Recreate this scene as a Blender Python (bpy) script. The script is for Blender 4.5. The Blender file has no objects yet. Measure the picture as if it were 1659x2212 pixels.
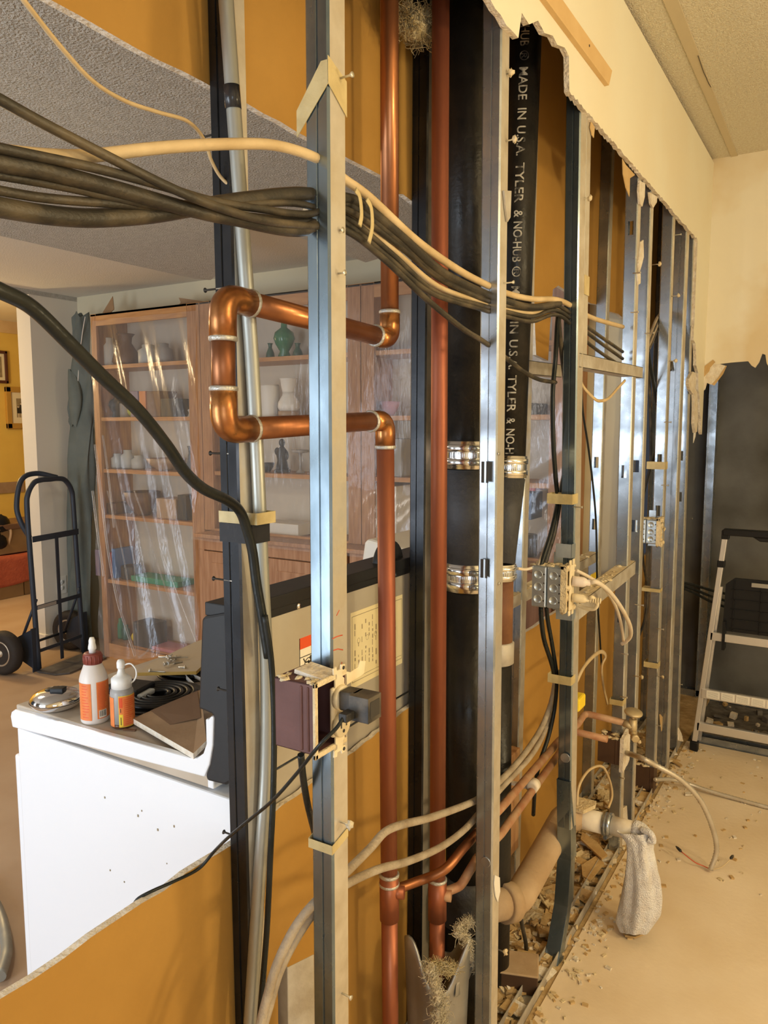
import bpy, bmesh, math, random
from mathutils import Vector, Matrix
random.seed(11)
sc = bpy.context.scene
COL = sc.collection

# ---------------------------------------------------------------- camera
FPX, CX, CY = 1661.0, 829.5, 1106.0
HEAD, PITCH = math.radians(31.6), math.radians(6.4)
EYE = Vector((0, 0, 1.5))
cam_d = bpy.data.cameras.new('camera')
cam = bpy.data.objects.new('camera', cam_d); COL.objects.link(cam)
cam.location = EYE
cam.rotation_euler = (math.pi/2 - PITCH, 0, HEAD)
cam_d.sensor_fit = 'VERTICAL'; cam_d.sensor_height = 32.0
cam_d.lens = 32.0*FPX/2212.0
cam_d.clip_start = 0.02; cam_d.clip_end = 60
sc.camera = cam

# ---------------------------------------------------------------- exposure, world, lights
vs = sc.view_settings
vs.view_transform = 'Standard'; vs.look = 'None'; vs.gamma = 1.0
vs.use_curve_mapping = False
vs.exposure = 0.0
W = bpy.data.worlds.new('world'); sc.world = W; W.use_nodes = True
W.node_tree.nodes['Background'].inputs[0].default_value = (0.75, 0.82, 1.0, 1)
W.node_tree.nodes['Background'].inputs[1].default_value = 0.05

def light(name, kind, loc, energy, color, size=None, size_y=None, rot=None):
    d = bpy.data.lights.new(name, kind); d.energy = energy; d.color = color
    if kind == 'AREA':
        d.shape = 'RECTANGLE'; d.size = size; d.size_y = size_y
    elif size is not None:
        d.shadow_soft_size = size
    o = bpy.data.objects.new(name, d); COL.objects.link(o); o.location = loc
    if rot: o.rotation_euler = rot
    return o
WARM = (1.0, 0.79, 0.46)
light('room_lamp', 'POINT', (1.45, 1.62, 1.42), 54, WARM, 0.09)
light('ceiling_fill', 'POINT', (1.3, 0.9, 2.15), 50, WARM, 0.12)  # added unseen fill that brightens the right-hand ceiling
light('kitchen_window_light', 'AREA', (-1.78, -1.45, 1.0), 58, (0.80, 0.90, 1.0), 1.12, 1.7, (math.radians(90), 0, 0))
light('dining_added_light', 'AREA', (-4.15, -1.45, 1.15), 29, (0.90, 0.95, 1.0), 0.7, 1.9, (math.radians(90), 0, 0))  # added unseen light to brighten the bookcases and far ceiling
light('dining_fill_light', 'AREA', (-2.9, 1.2, 2.10), 11, (1.0, 0.90, 0.74), 0.35, 0.35, (0, 0, 0))  # added soft fill over the kitchen side, no fitting modelled
light('right_window_light', 'AREA', (1.35, -1.45, 1.35), 26, (0.80, 0.90, 1.0), 1.3, 1.3, (math.radians(90), 0, 0))
light('hall_lamp', 'POINT', (-6.0, 2.7, 1.9), 80, (1.0, 0.72, 0.36), 0.12)

# ---------------------------------------------------------------- pixel rays -> points on real planes of the place
_fh = Vector((-math.sin(HEAD), math.cos(HEAD), 0)); _rt = Vector((math.cos(HEAD), math.sin(HEAD), 0)); _u0 = Vector((0, 0, 1))
_fw = _fh*math.cos(PITCH) - _u0*math.sin(PITCH); _up = _fh*math.sin(PITCH) + _u0*math.cos(PITCH)
def ray(x, y): return _fw + _rt*((x-CX)/FPX) - _up*((y-CY)/FPX)
def PX(x, y, v):
    d = ray(x, y); return EYE + d*((v-EYE.x)/d.x)
def PY(x, y, v):
    d = ray(x, y); return EYE + d*((v-EYE.y)/d.y)
def PZ(x, y, v=0.0):
    d = ray(x, y); return EYE + d*((v-EYE.z)/d.z)

# ---------------------------------------------------------------- materials
MATS = {}
def mat(name, col, rough=0.6, metal=0.0, bump=0.0, bscale=60.0, var=0.0, vscale=8.0, col2=None, stretch=None,
        trans=0.0, ior=1.45, spec=0.5, rvar=0.0, coat=0.0, detail=5.0, emit=None, vr=(0.35, 0.65)):
    m = bpy.data.materials.new(name); m.use_nodes = True
    nt = m.node_tree; b = nt.nodes['Principled BSDF']
    b.inputs['Base Color'].default_value = (*col, 1); b.inputs['Roughness'].default_value = rough
    b.inputs['Metallic'].default_value = metal; b.inputs['Specular IOR Level'].default_value = spec
    b.inputs['Transmission Weight'].default_value = trans; b.inputs['IOR'].default_value = ior
    b.inputs['Coat Weight'].default_value = coat
    tc = nt.nodes.new('ShaderNodeTexCoord'); out = tc.outputs['Object']
    if stretch:
        mp = nt.nodes.new('ShaderNodeMapping'); mp.inputs['Scale'].default_value = stretch
        nt.links.new(out, mp.inputs['Vector']); out = mp.outputs['Vector']
    if col2 is not None or rvar:
        n = nt.nodes.new('ShaderNodeTexNoise'); n.inputs['Scale'].default_value = vscale; n.inputs['Detail'].default_value = detail
        nt.links.new(out, n.inputs['Vector'])
        r = nt.nodes.new('ShaderNodeMapRange'); r.inputs['From Min'].default_value = vr[0]; r.inputs['From Max'].default_value = vr[1]
        nt.links.new(n.outputs['Fac'], r.inputs['Value'])
        if col2 is not None:
            mx = nt.nodes.new('ShaderNodeMix'); mx.data_type = 'RGBA'
            mx.inputs['A'].default_value = (*col, 1); mx.inputs['B'].default_value = (*col2, 1)
            nt.links.new(r.outputs['Result'], mx.inputs['Factor'])
            nt.links.new(mx.outputs['Result'], b.inputs['Base Color'])
        if rvar:
            q = nt.nodes.new('ShaderNodeMapRange'); q.inputs['To Min'].default_value = max(0.02, rough-rvar); q.inputs['To Max'].default_value = min(1, rough+rvar)
            nt.links.new(r.outputs['Result'], q.inputs['Value']); nt.links.new(q.outputs['Result'], b.inputs['Roughness'])
    if bump:
        n2 = nt.nodes.new('ShaderNodeTexNoise'); n2.inputs['Scale'].default_value = bscale; n2.inputs['Detail'].default_value = 4
        nt.links.new(out, n2.inputs['Vector'])
        bp = nt.nodes.new('ShaderNodeBump'); bp.inputs['Strength'].default_value = min(1, bump); bp.inputs['Distance'].default_value = 0.01*max(1, bump)
        nt.links.new(n2.outputs['Fac'], bp.inputs['Height']); nt.links.new(bp.outputs['Normal'], b.inputs['Normal'])
    if emit:
        b.inputs['Emission Color'].default_value = (*emit[0], 1); b.inputs['Emission Strength'].default_value = emit[1]
    MATS[name] = m
    return m

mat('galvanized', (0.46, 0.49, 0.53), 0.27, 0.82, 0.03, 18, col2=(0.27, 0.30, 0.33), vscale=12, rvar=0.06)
mat('galvanized_dark_reflection', (0.055, 0.056, 0.060), 0.27, 0.8, 0.03, 18, col2=(0.030, 0.031, 0.034), vscale=12, rvar=0.06)  # dark reflection put into the steel colour of two far row studs
mat('galvanized_blue', (0.27, 0.33, 0.37), 0.27, 0.85, 0.03, 18, col2=(0.13, 0.17, 0.20), vscale=12, rvar=0.06, stretch=(1, 1, 0.5))
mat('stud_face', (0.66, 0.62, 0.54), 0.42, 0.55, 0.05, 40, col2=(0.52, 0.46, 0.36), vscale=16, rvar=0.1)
mat('galvanized_dusty', (0.56, 0.53, 0.47), 0.6, 0.35, 0.15, 60, col2=(0.42, 0.37, 0.30), vscale=20)
mat('zinc_steel', (0.62, 0.70, 0.75), 0.38, 0.8, 0.03, 40, col2=(0.50, 0.56, 0.62), vscale=20, rvar=0.08)
mat('screw_metal', (0.70, 0.68, 0.62), 0.35, 0.9)
mat('black_screw', (0.06, 0.055, 0.05), 0.4, 0.6)
mat('copper', (0.42, 0.175, 0.075), 0.40, 0.85, 0.04, 60, col2=(0.20, 0.075, 0.035), vscale=9, rvar=0.1, stretch=(1, 1, 0.35))
mat('copper_fitting', (0.55, 0.25, 0.085), 0.33, 0.9, 0.03, 50, col2=(0.26, 0.095, 0.035), vscale=22, rvar=0.08)
mat('copper_red', (0.38, 0.140, 0.070), 0.46, 0.6, 0.04, 60, col2=(0.27, 0.075, 0.04), vscale=7, rvar=0.1, stretch=(1, 1, 0.3))
mat('copper_dusty', (0.50, 0.32, 0.19), 0.62, 0.2, 0.15, 70, col2=(0.40, 0.18, 0.09), vscale=26)
mat('solder', (0.55, 0.54, 0.50), 0.5, 0.7, 0.3, 200)
mat('cast_iron', (0.011, 0.0105, 0.010), 0.40, 0.0, 0.12, 90, col2=(0.020, 0.016, 0.012), vscale=16, rvar=0.10, spec=0.3)
mat('rubber_sleeve', (0.030, 0.030, 0.032), 0.6, 0.0, 0.25, 60, col2=(0.055, 0.055, 0.06), vscale=14)
mat('steel_band', (0.80, 0.80, 0.80), 0.18, 1.0, 0.03, 60)
mat('rusty_pipe', (0.23, 0.105, 0.045), 0.7, 0.15, 0.2, 60, col2=(0.15, 0.06, 0.03), vscale=14)
mat('pipe_letters', (0.44, 0.41, 0.35), 0.7, 0.1, col2=(0.05, 0.045, 0.04), vscale=38, vr=(0.50, 0.62))
mat('dust_pipe', (0.50, 0.36, 0.22), 0.9, 0, 0.2, 60, col2=(0.40, 0.27, 0.15), vscale=10)
mat('white_pipe', (0.82, 0.76, 0.66), 0.6, 0, 0.1, 50, col2=(0.68, 0.58, 0.44), vscale=12)
mat('terry_cloth', (0.90, 0.89, 0.90), 0.95, 0, 0.9, 260, col2=(0.78, 0.73, 0.70), vscale=30)
mat('wall_paint', (0.80, 0.76, 0.60), 0.75, 0, 0.05, 30, col2=(0.78, 0.71, 0.53), vscale=2.2)
mat('end_wall_paint', (0.79, 0.73, 0.58), 0.75, 0, 0.05, 40, col2=(0.70, 0.57, 0.36), vscale=1.9, vr=(0.48, 0.62))
mat('gypsum_edge', (0.80, 0.74, 0.64), 0.95, 0, 0.6, 120, col2=(0.66, 0.56, 0.42), vscale=40)
mat('paper_brown', (0.44, 0.238, 0.050), 0.85, 0, 0.04, 90, col2=(0.40, 0.212, 0.042), vscale=6)
mat('torn_paper', (0.60, 0.42, 0.20), 0.9, 0, 0.3, 100, col2=(0.50, 0.32, 0.13), vscale=12)
mat('ceiling_right', (0.86, 0.80, 0.62), 0.95, 0, 1.0, 210, col2=(0.74, 0.64, 0.45), vscale=110)
mat('ceiling_strip_tan', (0.56, 0.47, 0.31), 0.9, 0, 0.1, 60)
mat('popcorn', (0.56, 0.53, 0.47), 0.95, 0, 1.0, 190, col2=(0.48, 0.45, 0.39), vscale=40)
mat('kitchen_ceiling_paint', (0.72, 0.70, 0.64), 0.9, 0, 0.25, 140)
mat('cream_wall', (0.72, 0.66, 0.48), 0.8, 0, 0.04, 60)
mat('white_wall', (0.70, 0.66, 0.58), 0.8, 0, 0.04, 60)
mat('yellow_wall', (0.78, 0.52, 0.10), 0.8, 0, 0.04, 60, col2=(0.74, 0.48, 0.09), vscale=5)
mat('trim_white', (0.80, 0.76, 0.68), 0.5)
mat('subfloor_dust', (0.84, 0.71, 0.54), 0.92, 0, 0.12, 60, col2=(0.74, 0.59, 0.40), vscale=2.6, detail=8)
mat('rubble', (0.58, 0.41, 0.21), 0.95, 0, 0.7, 45, col2=(0.40, 0.27, 0.12), vscale=22)
mat('dark_debris_floor', (0.10, 0.09, 0.08), 0.95, 0, 0.7, 45, col2=(0.20, 0.18, 0.16), vscale=25)
mat('kraft_floor', (0.46, 0.33, 0.22), 0.7, 0, 0.03, 40, col2=(0.40, 0.27, 0.17), vscale=3)
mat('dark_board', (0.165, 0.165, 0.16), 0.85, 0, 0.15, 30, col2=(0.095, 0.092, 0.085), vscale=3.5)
mat('oak', (0.47, 0.245, 0.115), 0.45, 0, 0.08, 60, col2=(0.34, 0.16, 0.07), vscale=12, stretch=(6, 6, 0.6))
mat('oak_cabinet', (0.46, 0.26, 0.15), 0.45, 0, 0.08, 60, col2=(0.34, 0.17, 0.09), vscale=10, stretch=(7, 7, 0.5))
mat('oak_back', (0.70, 0.62, 0.50), 0.7, 0, 0.02, 60)
mat('oak_shelf', (0.55, 0.29, 0.12), 0.45, 0, 0.05, 60, col2=(0.44, 0.21, 0.08), vscale=8, stretch=(0.8, 8, 8))
mat('lumber', (0.52, 0.30, 0.13), 0.75, 0, 0.1, 60, col2=(0.38, 0.19, 0.08), vscale=10, stretch=(8, 8, 0.8))
mat('tan_wood', (0.68, 0.47, 0.22), 0.7, 0, 0.05, 60, col2=(0.62, 0.41, 0.18), vscale=8)
mat('cable_black', (0.009, 0.012, 0.012), 0.36, 0, 0.08, 90, col2=(0.018, 0.020, 0.018), vscale=12, rvar=0.1, spec=0.35)
mat('cable_dusty', (0.030, 0.026, 0.020), 0.45, 0, 0.12, 90, col2=(0.13, 0.10, 0.06), vscale=7, stretch=(2, 2, 3), vr=(0.45, 0.75))
mat('cable_tan', (0.66, 0.51, 0.30), 0.6, 0, 0.12, 90, col2=(0.52, 0.38, 0.20), vscale=14)
mat('cable_white', (0.74, 0.66, 0.54), 0.55, 0, 0.08, 80, col2=(0.66, 0.55, 0.40), vscale=14)
mat('cable_grey', (0.45, 0.38, 0.29), 0.6, 0.1, 0.3, 160, col2=(0.33, 0.26, 0.18), vscale=22)
mat('armored_cable', (0.66, 0.62, 0.54), 0.42, 0.5, 0.05, 90, col2=(0.55, 0.48, 0.38), vscale=14)
mat('conduit', (0.40, 0.41, 0.38), 0.52, 0.7, 0.06, 50, col2=(0.33, 0.33, 0.29), vscale=10, rvar=0.12, stretch=(1, 1, 0.3))
mat('masking_tape', (0.60, 0.49, 0.25), 0.45, 0, 0.25, 50, col2=(0.46, 0.36, 0.17), vscale=20)
mat('black_tape', (0.03, 0.03, 0.033), 0.22, 0, 0.1, 50)
mat('brown_box', (0.135, 0.060, 0.052), 0.6, 0.1, 0.06, 50, col2=(0.10, 0.042, 0.036), vscale=14)
mat('dark_brown_box', (0.085, 0.045, 0.025), 0.55, 0.2, 0.06, 50)
mat('outlet_ivory', (0.80, 0.70, 0.50), 0.5, 0, 0.1, 60, col2=(0.70, 0.58, 0.36), vscale=25)
mat('plaster_dust', (0.78, 0.66, 0.44), 0.95, 0, 0.7, 120, col2=(0.62, 0.48, 0.27), vscale=25)
mat('black_plastic', (0.012, 0.012, 0.013), 0.42, 0, 0.04, 60, spec=0.3)
mat('black_plastic_dusty', (0.024, 0.022, 0.020), 0.5, 0, 0.1, 60, col2=(0.11, 0.09, 0.065), vscale=30, vr=(0.45, 0.7))
mat('white_plug', (0.76, 0.66, 0.58), 0.5, 0, 0.05, 60)
mat('enamel_white', (0.84, 0.86, 0.90), 0.28, 0, 0.0, coat=0.3)
mat('cooktop_dusty', (0.52, 0.44, 0.35), 0.5, 0, 0.05, 80, col2=(0.44, 0.36, 0.27), vscale=9)
mat('range_black', (0.013, 0.0135, 0.015), 0.45, 0, 0.03, 80)
mat('range_back', (0.52, 0.48, 0.40), 0.5, 0.35, 0.03, 40, col2=(0.46, 0.41, 0.33), vscale=8)
mat('burner_black', (0.012, 0.012, 0.012), 0.42, 0.2)
mat('drip_bowl', (0.028, 0.026, 0.024), 0.4, 0.3)
mat('chrome', (0.85, 0.85, 0.87), 0.10, 1.0, 0.02, 30)
mat('label_cream', (0.78, 0.69, 0.42), 0.6)
mat('label_white', (0.85, 0.82, 0.74), 0.6)
mat('label_orange', (0.82, 0.24, 0.06), 0.5, col2=(0.74, 0.20, 0.05), vscale=40)
mat('label_red', (0.75, 0.10, 0.03), 0.5)
mat('label_yellow', (0.85, 0.62, 0.05), 0.5)
mat('ink', (0.04, 0.035, 0.03), 0.7)
mat('ink_soft', (0.34, 0.28, 0.18), 0.7)
mat('red_mark', (0.62, 0.10, 0.04), 0.7)
mat('bottle_white', (0.78, 0.74, 0.70), 0.35, 0, col2=(0.70, 0.64, 0.60), vscale=8)
mat('cap_brown', (0.24, 0.055, 0.04), 0.45)
mat('cap_white', (0.84, 0.84, 0.82), 0.35)
mat('bottle_grey', (0.36, 0.35, 0.34), 0.35)
mat('bottle_amber', (0.12, 0.045, 0.02), 0.3)
mat('cardboard', (0.36, 0.235, 0.13), 0.85, 0, 0.06, 60, col2=(0.31, 0.19, 0.10), vscale=12)
mat('board_beige', (0.52, 0.42, 0.29), 0.8, 0, 0.05, 50)
mat('board_edge_yellow', (0.55, 0.36, 0.09), 0.7)
mat('truck_paint', (0.030, 0.040, 0.060), 0.45, 0.2, 0.06, 60)
mat('truck_plate', (0.16, 0.15, 0.14), 0.5, 0.4, 0.06, 60, col2=(0.10, 0.09, 0.085), vscale=14)
mat('tire', (0.030, 0.024, 0.020), 0.75, 0, 0.2, 80)
mat('hub_metal', (0.55, 0.50, 0.42), 0.4, 0.7)
mat('jacket', (0.16, 0.185, 0.17), 0.9, 0, 0.15, 120, col2=(0.13, 0.155, 0.145), vscale=8)
mat('jacket_trim', (0.75, 0.72, 0.66), 0.8)
mat('frame_gold', (0.58, 0.34, 0.07), 0.4, 0.3, 0.05, 60)
mat('frame_dark', (0.10, 0.035, 0.02), 0.4)
mat('mat_board', (0.80, 0.70, 0.45), 0.8)
mat('photo_sepia', (0.34, 0.27, 0.15), 0.5, col2=(0.26, 0.20, 0.11), vscale=20)
mat('photo_skin', (0.62, 0.50, 0.32), 0.6)
mat('photo_dark', (0.03, 0.025, 0.015), 0.6)
mat('red_blanket', (0.44, 0.10, 0.045), 0.95, 0, 0.4, 60, col2=(0.38, 0.08, 0.035), vscale=20)
mat('carton', (0.30, 0.18, 0.07), 0.85, 0, 0.04, 50, col2=(0.26, 0.15, 0.055), vscale=6)
mat('green_glass', (0.03, 0.26, 0.12), 0.15, 0, trans=0.35)
mat('dark_green', (0.02, 0.10, 0.06), 0.3)
mat('ceramic_white', (0.80, 0.77, 0.70), 0.4)
mat('aluminium', (0.74, 0.72, 0.70), 0.40, 0.75, 0.03, 60)
mat('foil_face', (0.42, 0.42, 0.42), 0.40, 0.65, 0.25, 14, col2=(0.30, 0.29, 0.27), vscale=9)
mat('insulation', (0.66, 0.56, 0.34), 0.98, 0, 1.0, 120, col2=(0.50, 0.38, 0.18), vscale=30)
mat('insulation_pale', (0.74, 0.66, 0.50), 0.98, 0, 1.0, 120, col2=(0.60, 0.52, 0.36), vscale=30)
mat('yellow_plastic', (0.85, 0.62, 0.03), 0.5)
mat('brass', (0.55, 0.44, 0.26), 0.5, 0.5, 0.1, 60)
for n_, c_ in (('blue', (0.10, 0.20, 0.42)), ('red', (0.55, 0.07, 0.04)), ('orange', (0.62, 0.24, 0.08)), ('green', (0.04, 0.28, 0.16)),
               ('lime', (0.50, 0.55, 0.10)), ('brown', (0.16, 0.085, 0.045)), ('grey', (0.34, 0.32, 0.29)), ('dark', (0.05, 0.048, 0.045)),
               ('tan', (0.42, 0.28, 0.16)), ('pink', (0.50, 0.20, 0.22)), ('white', (0.74, 0.71, 0.64)), ('glass', (0.50, 0.52, 0.50)), ('purple', (0.22, 0.18, 0.26))):
    mat('goods_'+n_, c_, 0.5)

def film_material():
    m = bpy.data.materials.new('plastic_film'); m.use_nodes = True; nt = m.node_tree
    nt.nodes.clear()
    o = nt.nodes.new('ShaderNodeOutputMaterial'); tr = nt.nodes.new('ShaderNodeBsdfTransparent'); df = nt.nodes.new('ShaderNodeBsdfDiffuse')
    gl = nt.nodes.new('ShaderNodeBsdfGlossy'); gl.inputs['Roughness'].default_value = 0.16
    gl.inputs['Color'].default_value = (0.9, 0.92, 1, 1)
    df.inputs['Color'].default_value = (0.80, 0.78, 0.76, 1); tr.inputs['Color'].default_value = (0.97, 0.96, 0.95, 1)
    tc = nt.nodes.new('ShaderNodeTexCoord'); nz = nt.nodes.new('ShaderNodeTexNoise'); nz.inputs['Scale'].default_value = 9; nz.inputs['Detail'].default_value = 6
    mp = nt.nodes.new('ShaderNodeMapping'); mp.inputs['Scale'].default_value = (3.2, 1, 0.8); mp.inputs['Rotation'].default_value = (0, math.radians(-14), 0)
    nt.links.new(tc.outputs['Object'], mp.inputs['Vector']); nt.links.new(mp.outputs['Vector'], nz.inputs['Vector'])
    bp = nt.nodes.new('ShaderNodeBump'); bp.inputs['Strength'].default_value = 0.45; bp.inputs['Distance'].default_value = 0.012
    nt.links.new(nz.outputs['Fac'], bp.inputs['Height'])
    nt.links.new(bp.outputs['Normal'], gl.inputs['Normal'])
    m1 = nt.nodes.new('ShaderNodeMixShader'); m1.inputs[0].default_value = 0.10
    m2 = nt.nodes.new('ShaderNodeMixShader'); m2.inputs[0].default_value = 0.05
    nt.links.new(tr.outputs[0], m1.inputs[1]); nt.links.new(df.outputs[0], m1.inputs[2])
    nt.links.new(m1.outputs[0], m2.inputs[1]); nt.links.new(gl.outputs[0], m2.inputs[2])
    nt.links.new(m2.outputs[0], o.inputs['Surface'])
    MATS['plastic_film'] = m
film_material()
def pleat_material():
    m = bpy.data.materials.new('film_pleat'); m.use_nodes = True; nt = m.node_tree; nt.nodes.clear()
    o = nt.nodes.new('ShaderNodeOutputMaterial'); tr = nt.nodes.new('ShaderNodeBsdfTransparent'); df = nt.nodes.new('ShaderNodeBsdfDiffuse'); gl = nt.nodes.new('ShaderNodeBsdfGlossy'); gl.inputs['Roughness'].default_value = 0.12
    df.inputs['Color'].default_value = (0.85, 0.86, 0.9, 1)
    m1 = nt.nodes.new('ShaderNodeMixShader'); m1.inputs[0].default_value = 0.10; m2 = nt.nodes.new('ShaderNodeMixShader'); m2.inputs[0].default_value = 0.11
    nt.links.new(tr.outputs[0], m1.inputs[1]); nt.links.new(df.outputs[0], m1.inputs[2]); nt.links.new(m1.outputs[0], m2.inputs[1]); nt.links.new(gl.outputs[0], m2.inputs[2]); nt.links.new(m2.outputs[0], o.inputs['Surface'])
    MATS['film_pleat'] = m
pleat_material()

# ---------------------------------------------------------------- object helpers
ORG = {}
def tag(o, label=None, cat=None, group=None, kind=None):
    if label: o['label'] = label
    if cat: o['category'] = cat
    if group: o['group'] = group
    if kind: o['kind'] = kind
    return o
def thing(name, label, cat, loc, group=None):
    o = bpy.data.objects.new(name, None); COL.objects.link(o); o.location = loc; o.empty_display_size = 0.05
    ORG[o.name] = Vector(loc)
    return tag(o, label, cat, group)

def catmull(pts, n=8):
    P = [Vector(p) for p in pts]
    if len(P) < 3: return P
    out = []
    for i in range(len(P)-1):
        p0 = P[i-1] if i else P[0]*2-P[1]
        p1, p2 = P[i], P[i+1]
        p3 = P[i+2] if i+2 < len(P) else P[-1]*2-P[-2]
        for k in range(n):
            t = k/n; t2, t3 = t*t, t*t*t
            out.append(0.5*((2*p1)+(p2-p0)*t+(2*p0-5*p1+4*p2-p3)*t2+(3*p1-p0-3*p2+p3)*t3))
    out.append(P[-1]); return out
def fillet(pts, r, n=6):
    """polyline with rounded corners of radius-like distance r"""
    P = [Vector(p) for p in pts]; out = [P[0]]
    for i in range(1, len(P)-1):
        a, b, c = P[i-1], P[i], P[i+1]
        d1 = (a-b); d2 = (c-b); rr = min(r, d1.length*0.49, d2.length*0.49)
        s = b+d1.normalized()*rr; e = b+d2.normalized()*rr
        for k in range(n+1):
            t = k/n; out.append(s*(1-t)**2+b*2*t*(1-t)+e*t*t)
    out.append(P[-1]); return out

class MB:
    def __init__(s): s.v = []; s.f = []; s.m = []; s.mats = []; s.sm = []
    def mi(s, m):
        if m not in s.mats: s.mats.append(m)
        return s.mats.index(m)
    def face(s, idx, m, smooth=False): s.f.append(list(idx)); s.m.append(s.mi(m)); s.sm.append(smooth)
    def poly(s, pts, m):
        b = len(s.v); s.v += [Vector(p) for p in pts]; s.face(range(b, b+len(pts)), m)
    def box(s, x0, x1, y0, y1, z0, z1, m, rot=None, piv=None):
        b = len(s.v)
        P = [Vector((x, y, z)) for z in (z0, z1) for y in (y0, y1) for x in (x0, x1)]
        if rot is not None:
            c = Vector(piv) if piv is not None else Vector(((x0+x1)/2, (y0+y1)/2, (z0+z1)/2))
            P = [c+rot @ (p-c) for p in P]
        s.v += P
        for q in ((0, 2, 3, 1), (4, 5, 7, 6), (0, 1, 5, 4), (2, 6, 7, 3), (0, 4, 6, 2), (1, 3, 7, 5)): s.face([b+i for i in q], m)
    def prism(s, poly, off, m, m_side=None):
        """polygon of 3D points extruded by vector off"""
        off = Vector(off); b = len(s.v); n = len(poly)
        s.v += [Vector(p) for p in poly]+[Vector(p)+off for p in poly]
        s.face(range(b, b+n), m); s.face([b+n+i for i in range(n)][::-1], m)
        for i in range(n):
            j = (i+1) % n; s.face((b+i, b+n+i, b+n+j, b+j), m_side or m)
    def tube(s, pts, r, m, n=12, cap=True, flat=1.0, updir=None, rs=None):
        P = [Vector(p) for p in pts]; N = len(P); b = len(s.v)
        T = []
        for i in range(N):
            t = (P[min(i+1, N-1)]-P[max(i-1, 0)])
            T.append(t.normalized() if t.length > 1e-9 else Vector((0, 0, 1)))
        a = Vector(updir) if updir else (Vector((0, 0, 1)) if abs(T[0].z) < 0.9 else Vector((0, 1, 0)))
        u = (a-T[0]*a.dot(T[0])).normalized()
        for i in range(N):
            u = (u-T[i]*u.dot(T[i])); u = u.normalized() if u.length > 1e-6 else Vector((1, 0, 0))
            w = T[i].cross(u); rr = rs[i] if rs else r
            for k in range(n):
                an = 2*math.pi*k/n
                s.v.append(P[i]+u*(math.cos(an)*rr)+w*(math.sin(an)*rr*flat))
        for i in range(N-1):
            for k in range(n):
                k2 = (k+1) % n
                s.face((b+i*n+k, b+i*n+k2, b+(i+1)*n+k2, b+(i+1)*n+k), m, True)
        if cap:
            s.face([b+k for k in range(n)][::-1], m); s.face([b+(N-1)*n+k for k in range(n)], m)
    def lathe(s, prof, c, m, n=24, axis=(0, 0, 1), mats=None):
        """prof = [(r, h)...] around axis through c"""
        ax = Vector(axis).normalized(); a = Vector((1, 0, 0)) if abs(ax.x) < 0.9 else Vector((0, 1, 0))
        u = (a-ax*a.dot(ax)).normalized(); w = ax.cross(u); c = Vector(c); b = len(s.v); N = len(prof)
        for (r, h) in prof:
            for k in range(n):
                an = 2*math.pi*k/n
                s.v.append(c+ax*h+u*(r*math.cos(an))+w*(r*math.sin(an)))
        for i in range(N-1):
            for k in range(n):
                k2 = (k+1) % n
                s.face((b+i*n+k, b+i*n+k2, b+(i+1)*n+k2, b+(i+1)*n+k), mats[i] if mats else m, True)
        if prof[0][0] > 1e-6: s.face([b+k for k in range(n)][::-1], mats[0] if mats else m)
        if prof[-1][0] > 1e-6: s.face([b+(N-1)*n+k for k in range(n)], mats[-1] if mats else m)
    def ball(s, c, rx, ry, rz, m, n=14, h=8, jit=0.0):
        b = len(s.v); c = Vector(c)
        for i in range(h+1):
            th = math.pi*i/h
            for k in range(n):
                ph = 2*math.pi*k/n; j = 1+random.uniform(-jit, jit)
                s.v.append(c+Vector((rx*math.sin(th)*math.cos(ph)*j, ry*math.sin(th)*math.sin(ph)*j, rz*math.cos(th)*j)))
        for i in range(h):
            for k in range(n):
                k2 = (k+1) % n; s.face((b+i*n+k, b+(i+1)*n+k, b+(i+1)*n+k2, b+i*n+k2), m, True)
    def grid(s, fn, nu, nv, m, smooth=True):
        b = len(s.v)
        for i in range(nu+1):
            for j in range(nv+1): s.v.append(Vector(fn(i/nu, j/nv)))
        for i in range(nu):
            for j in range(nv):
                s.face((b+i*(nv+1)+j, b+(i+1)*(nv+1)+j, b+(i+1)*(nv+1)+j+1, b+i*(nv+1)+j+1), m, smooth)
    def bounds(s):
        lo = Vector((min(p.x for p in s.v), min(p.y for p in s.v), min(p.z for p in s.v)))
        hi = Vector((max(p.x for p in s.v), max(p.y for p in s.v), max(p.z for p in s.v)))
        return lo, hi
    def build(s, name, parent=None, label=None, cat=None, group=None, kind=None, bevel=0, solid=0, fix=True, merge=False):
        if parent is not None: org = ORG[parent.name]
        else:
            lo, hi = s.bounds(); org = Vector(((lo.x+hi.x)/2, (lo.y+hi.y)/2, lo.z))
        me = bpy.data.meshes.new(name)
        me.from_pydata([tuple(p-org) for p in s.v], [], s.f)
        for m in s.mats: me.materials.append(MATS[m])
        me.polygons.foreach_set('material_index', s.m); me.polygons.foreach_set('use_smooth', s.sm)
        if fix:
            bm = bmesh.new(); bm.from_mesh(me)
            if merge: bmesh.ops.remove_doubles(bm, verts=bm.verts, dist=1e-5)
            bmesh.ops.recalc_face_normals(bm, faces=bm.faces); bm.to_mesh(me); bm.free()
        me.update()
        o = bpy.data.objects.new(name, me); COL.objects.link(o)
        if parent is not None: o.parent = parent
        else: o.location = org
        ORG[o.name] = org
        if bevel:
            md = o.modifiers.new('bevel', 'BEVEL'); md.width = bevel; md.segments = 2; md.limit_method = 'ANGLE'; md.angle_limit = math.radians(40)
        if solid:
            md = o.modifiers.new('solid', 'SOLIDIFY'); md.thickness = solid; md.offset = 0
        return tag(o, label, cat, group, kind)

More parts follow.
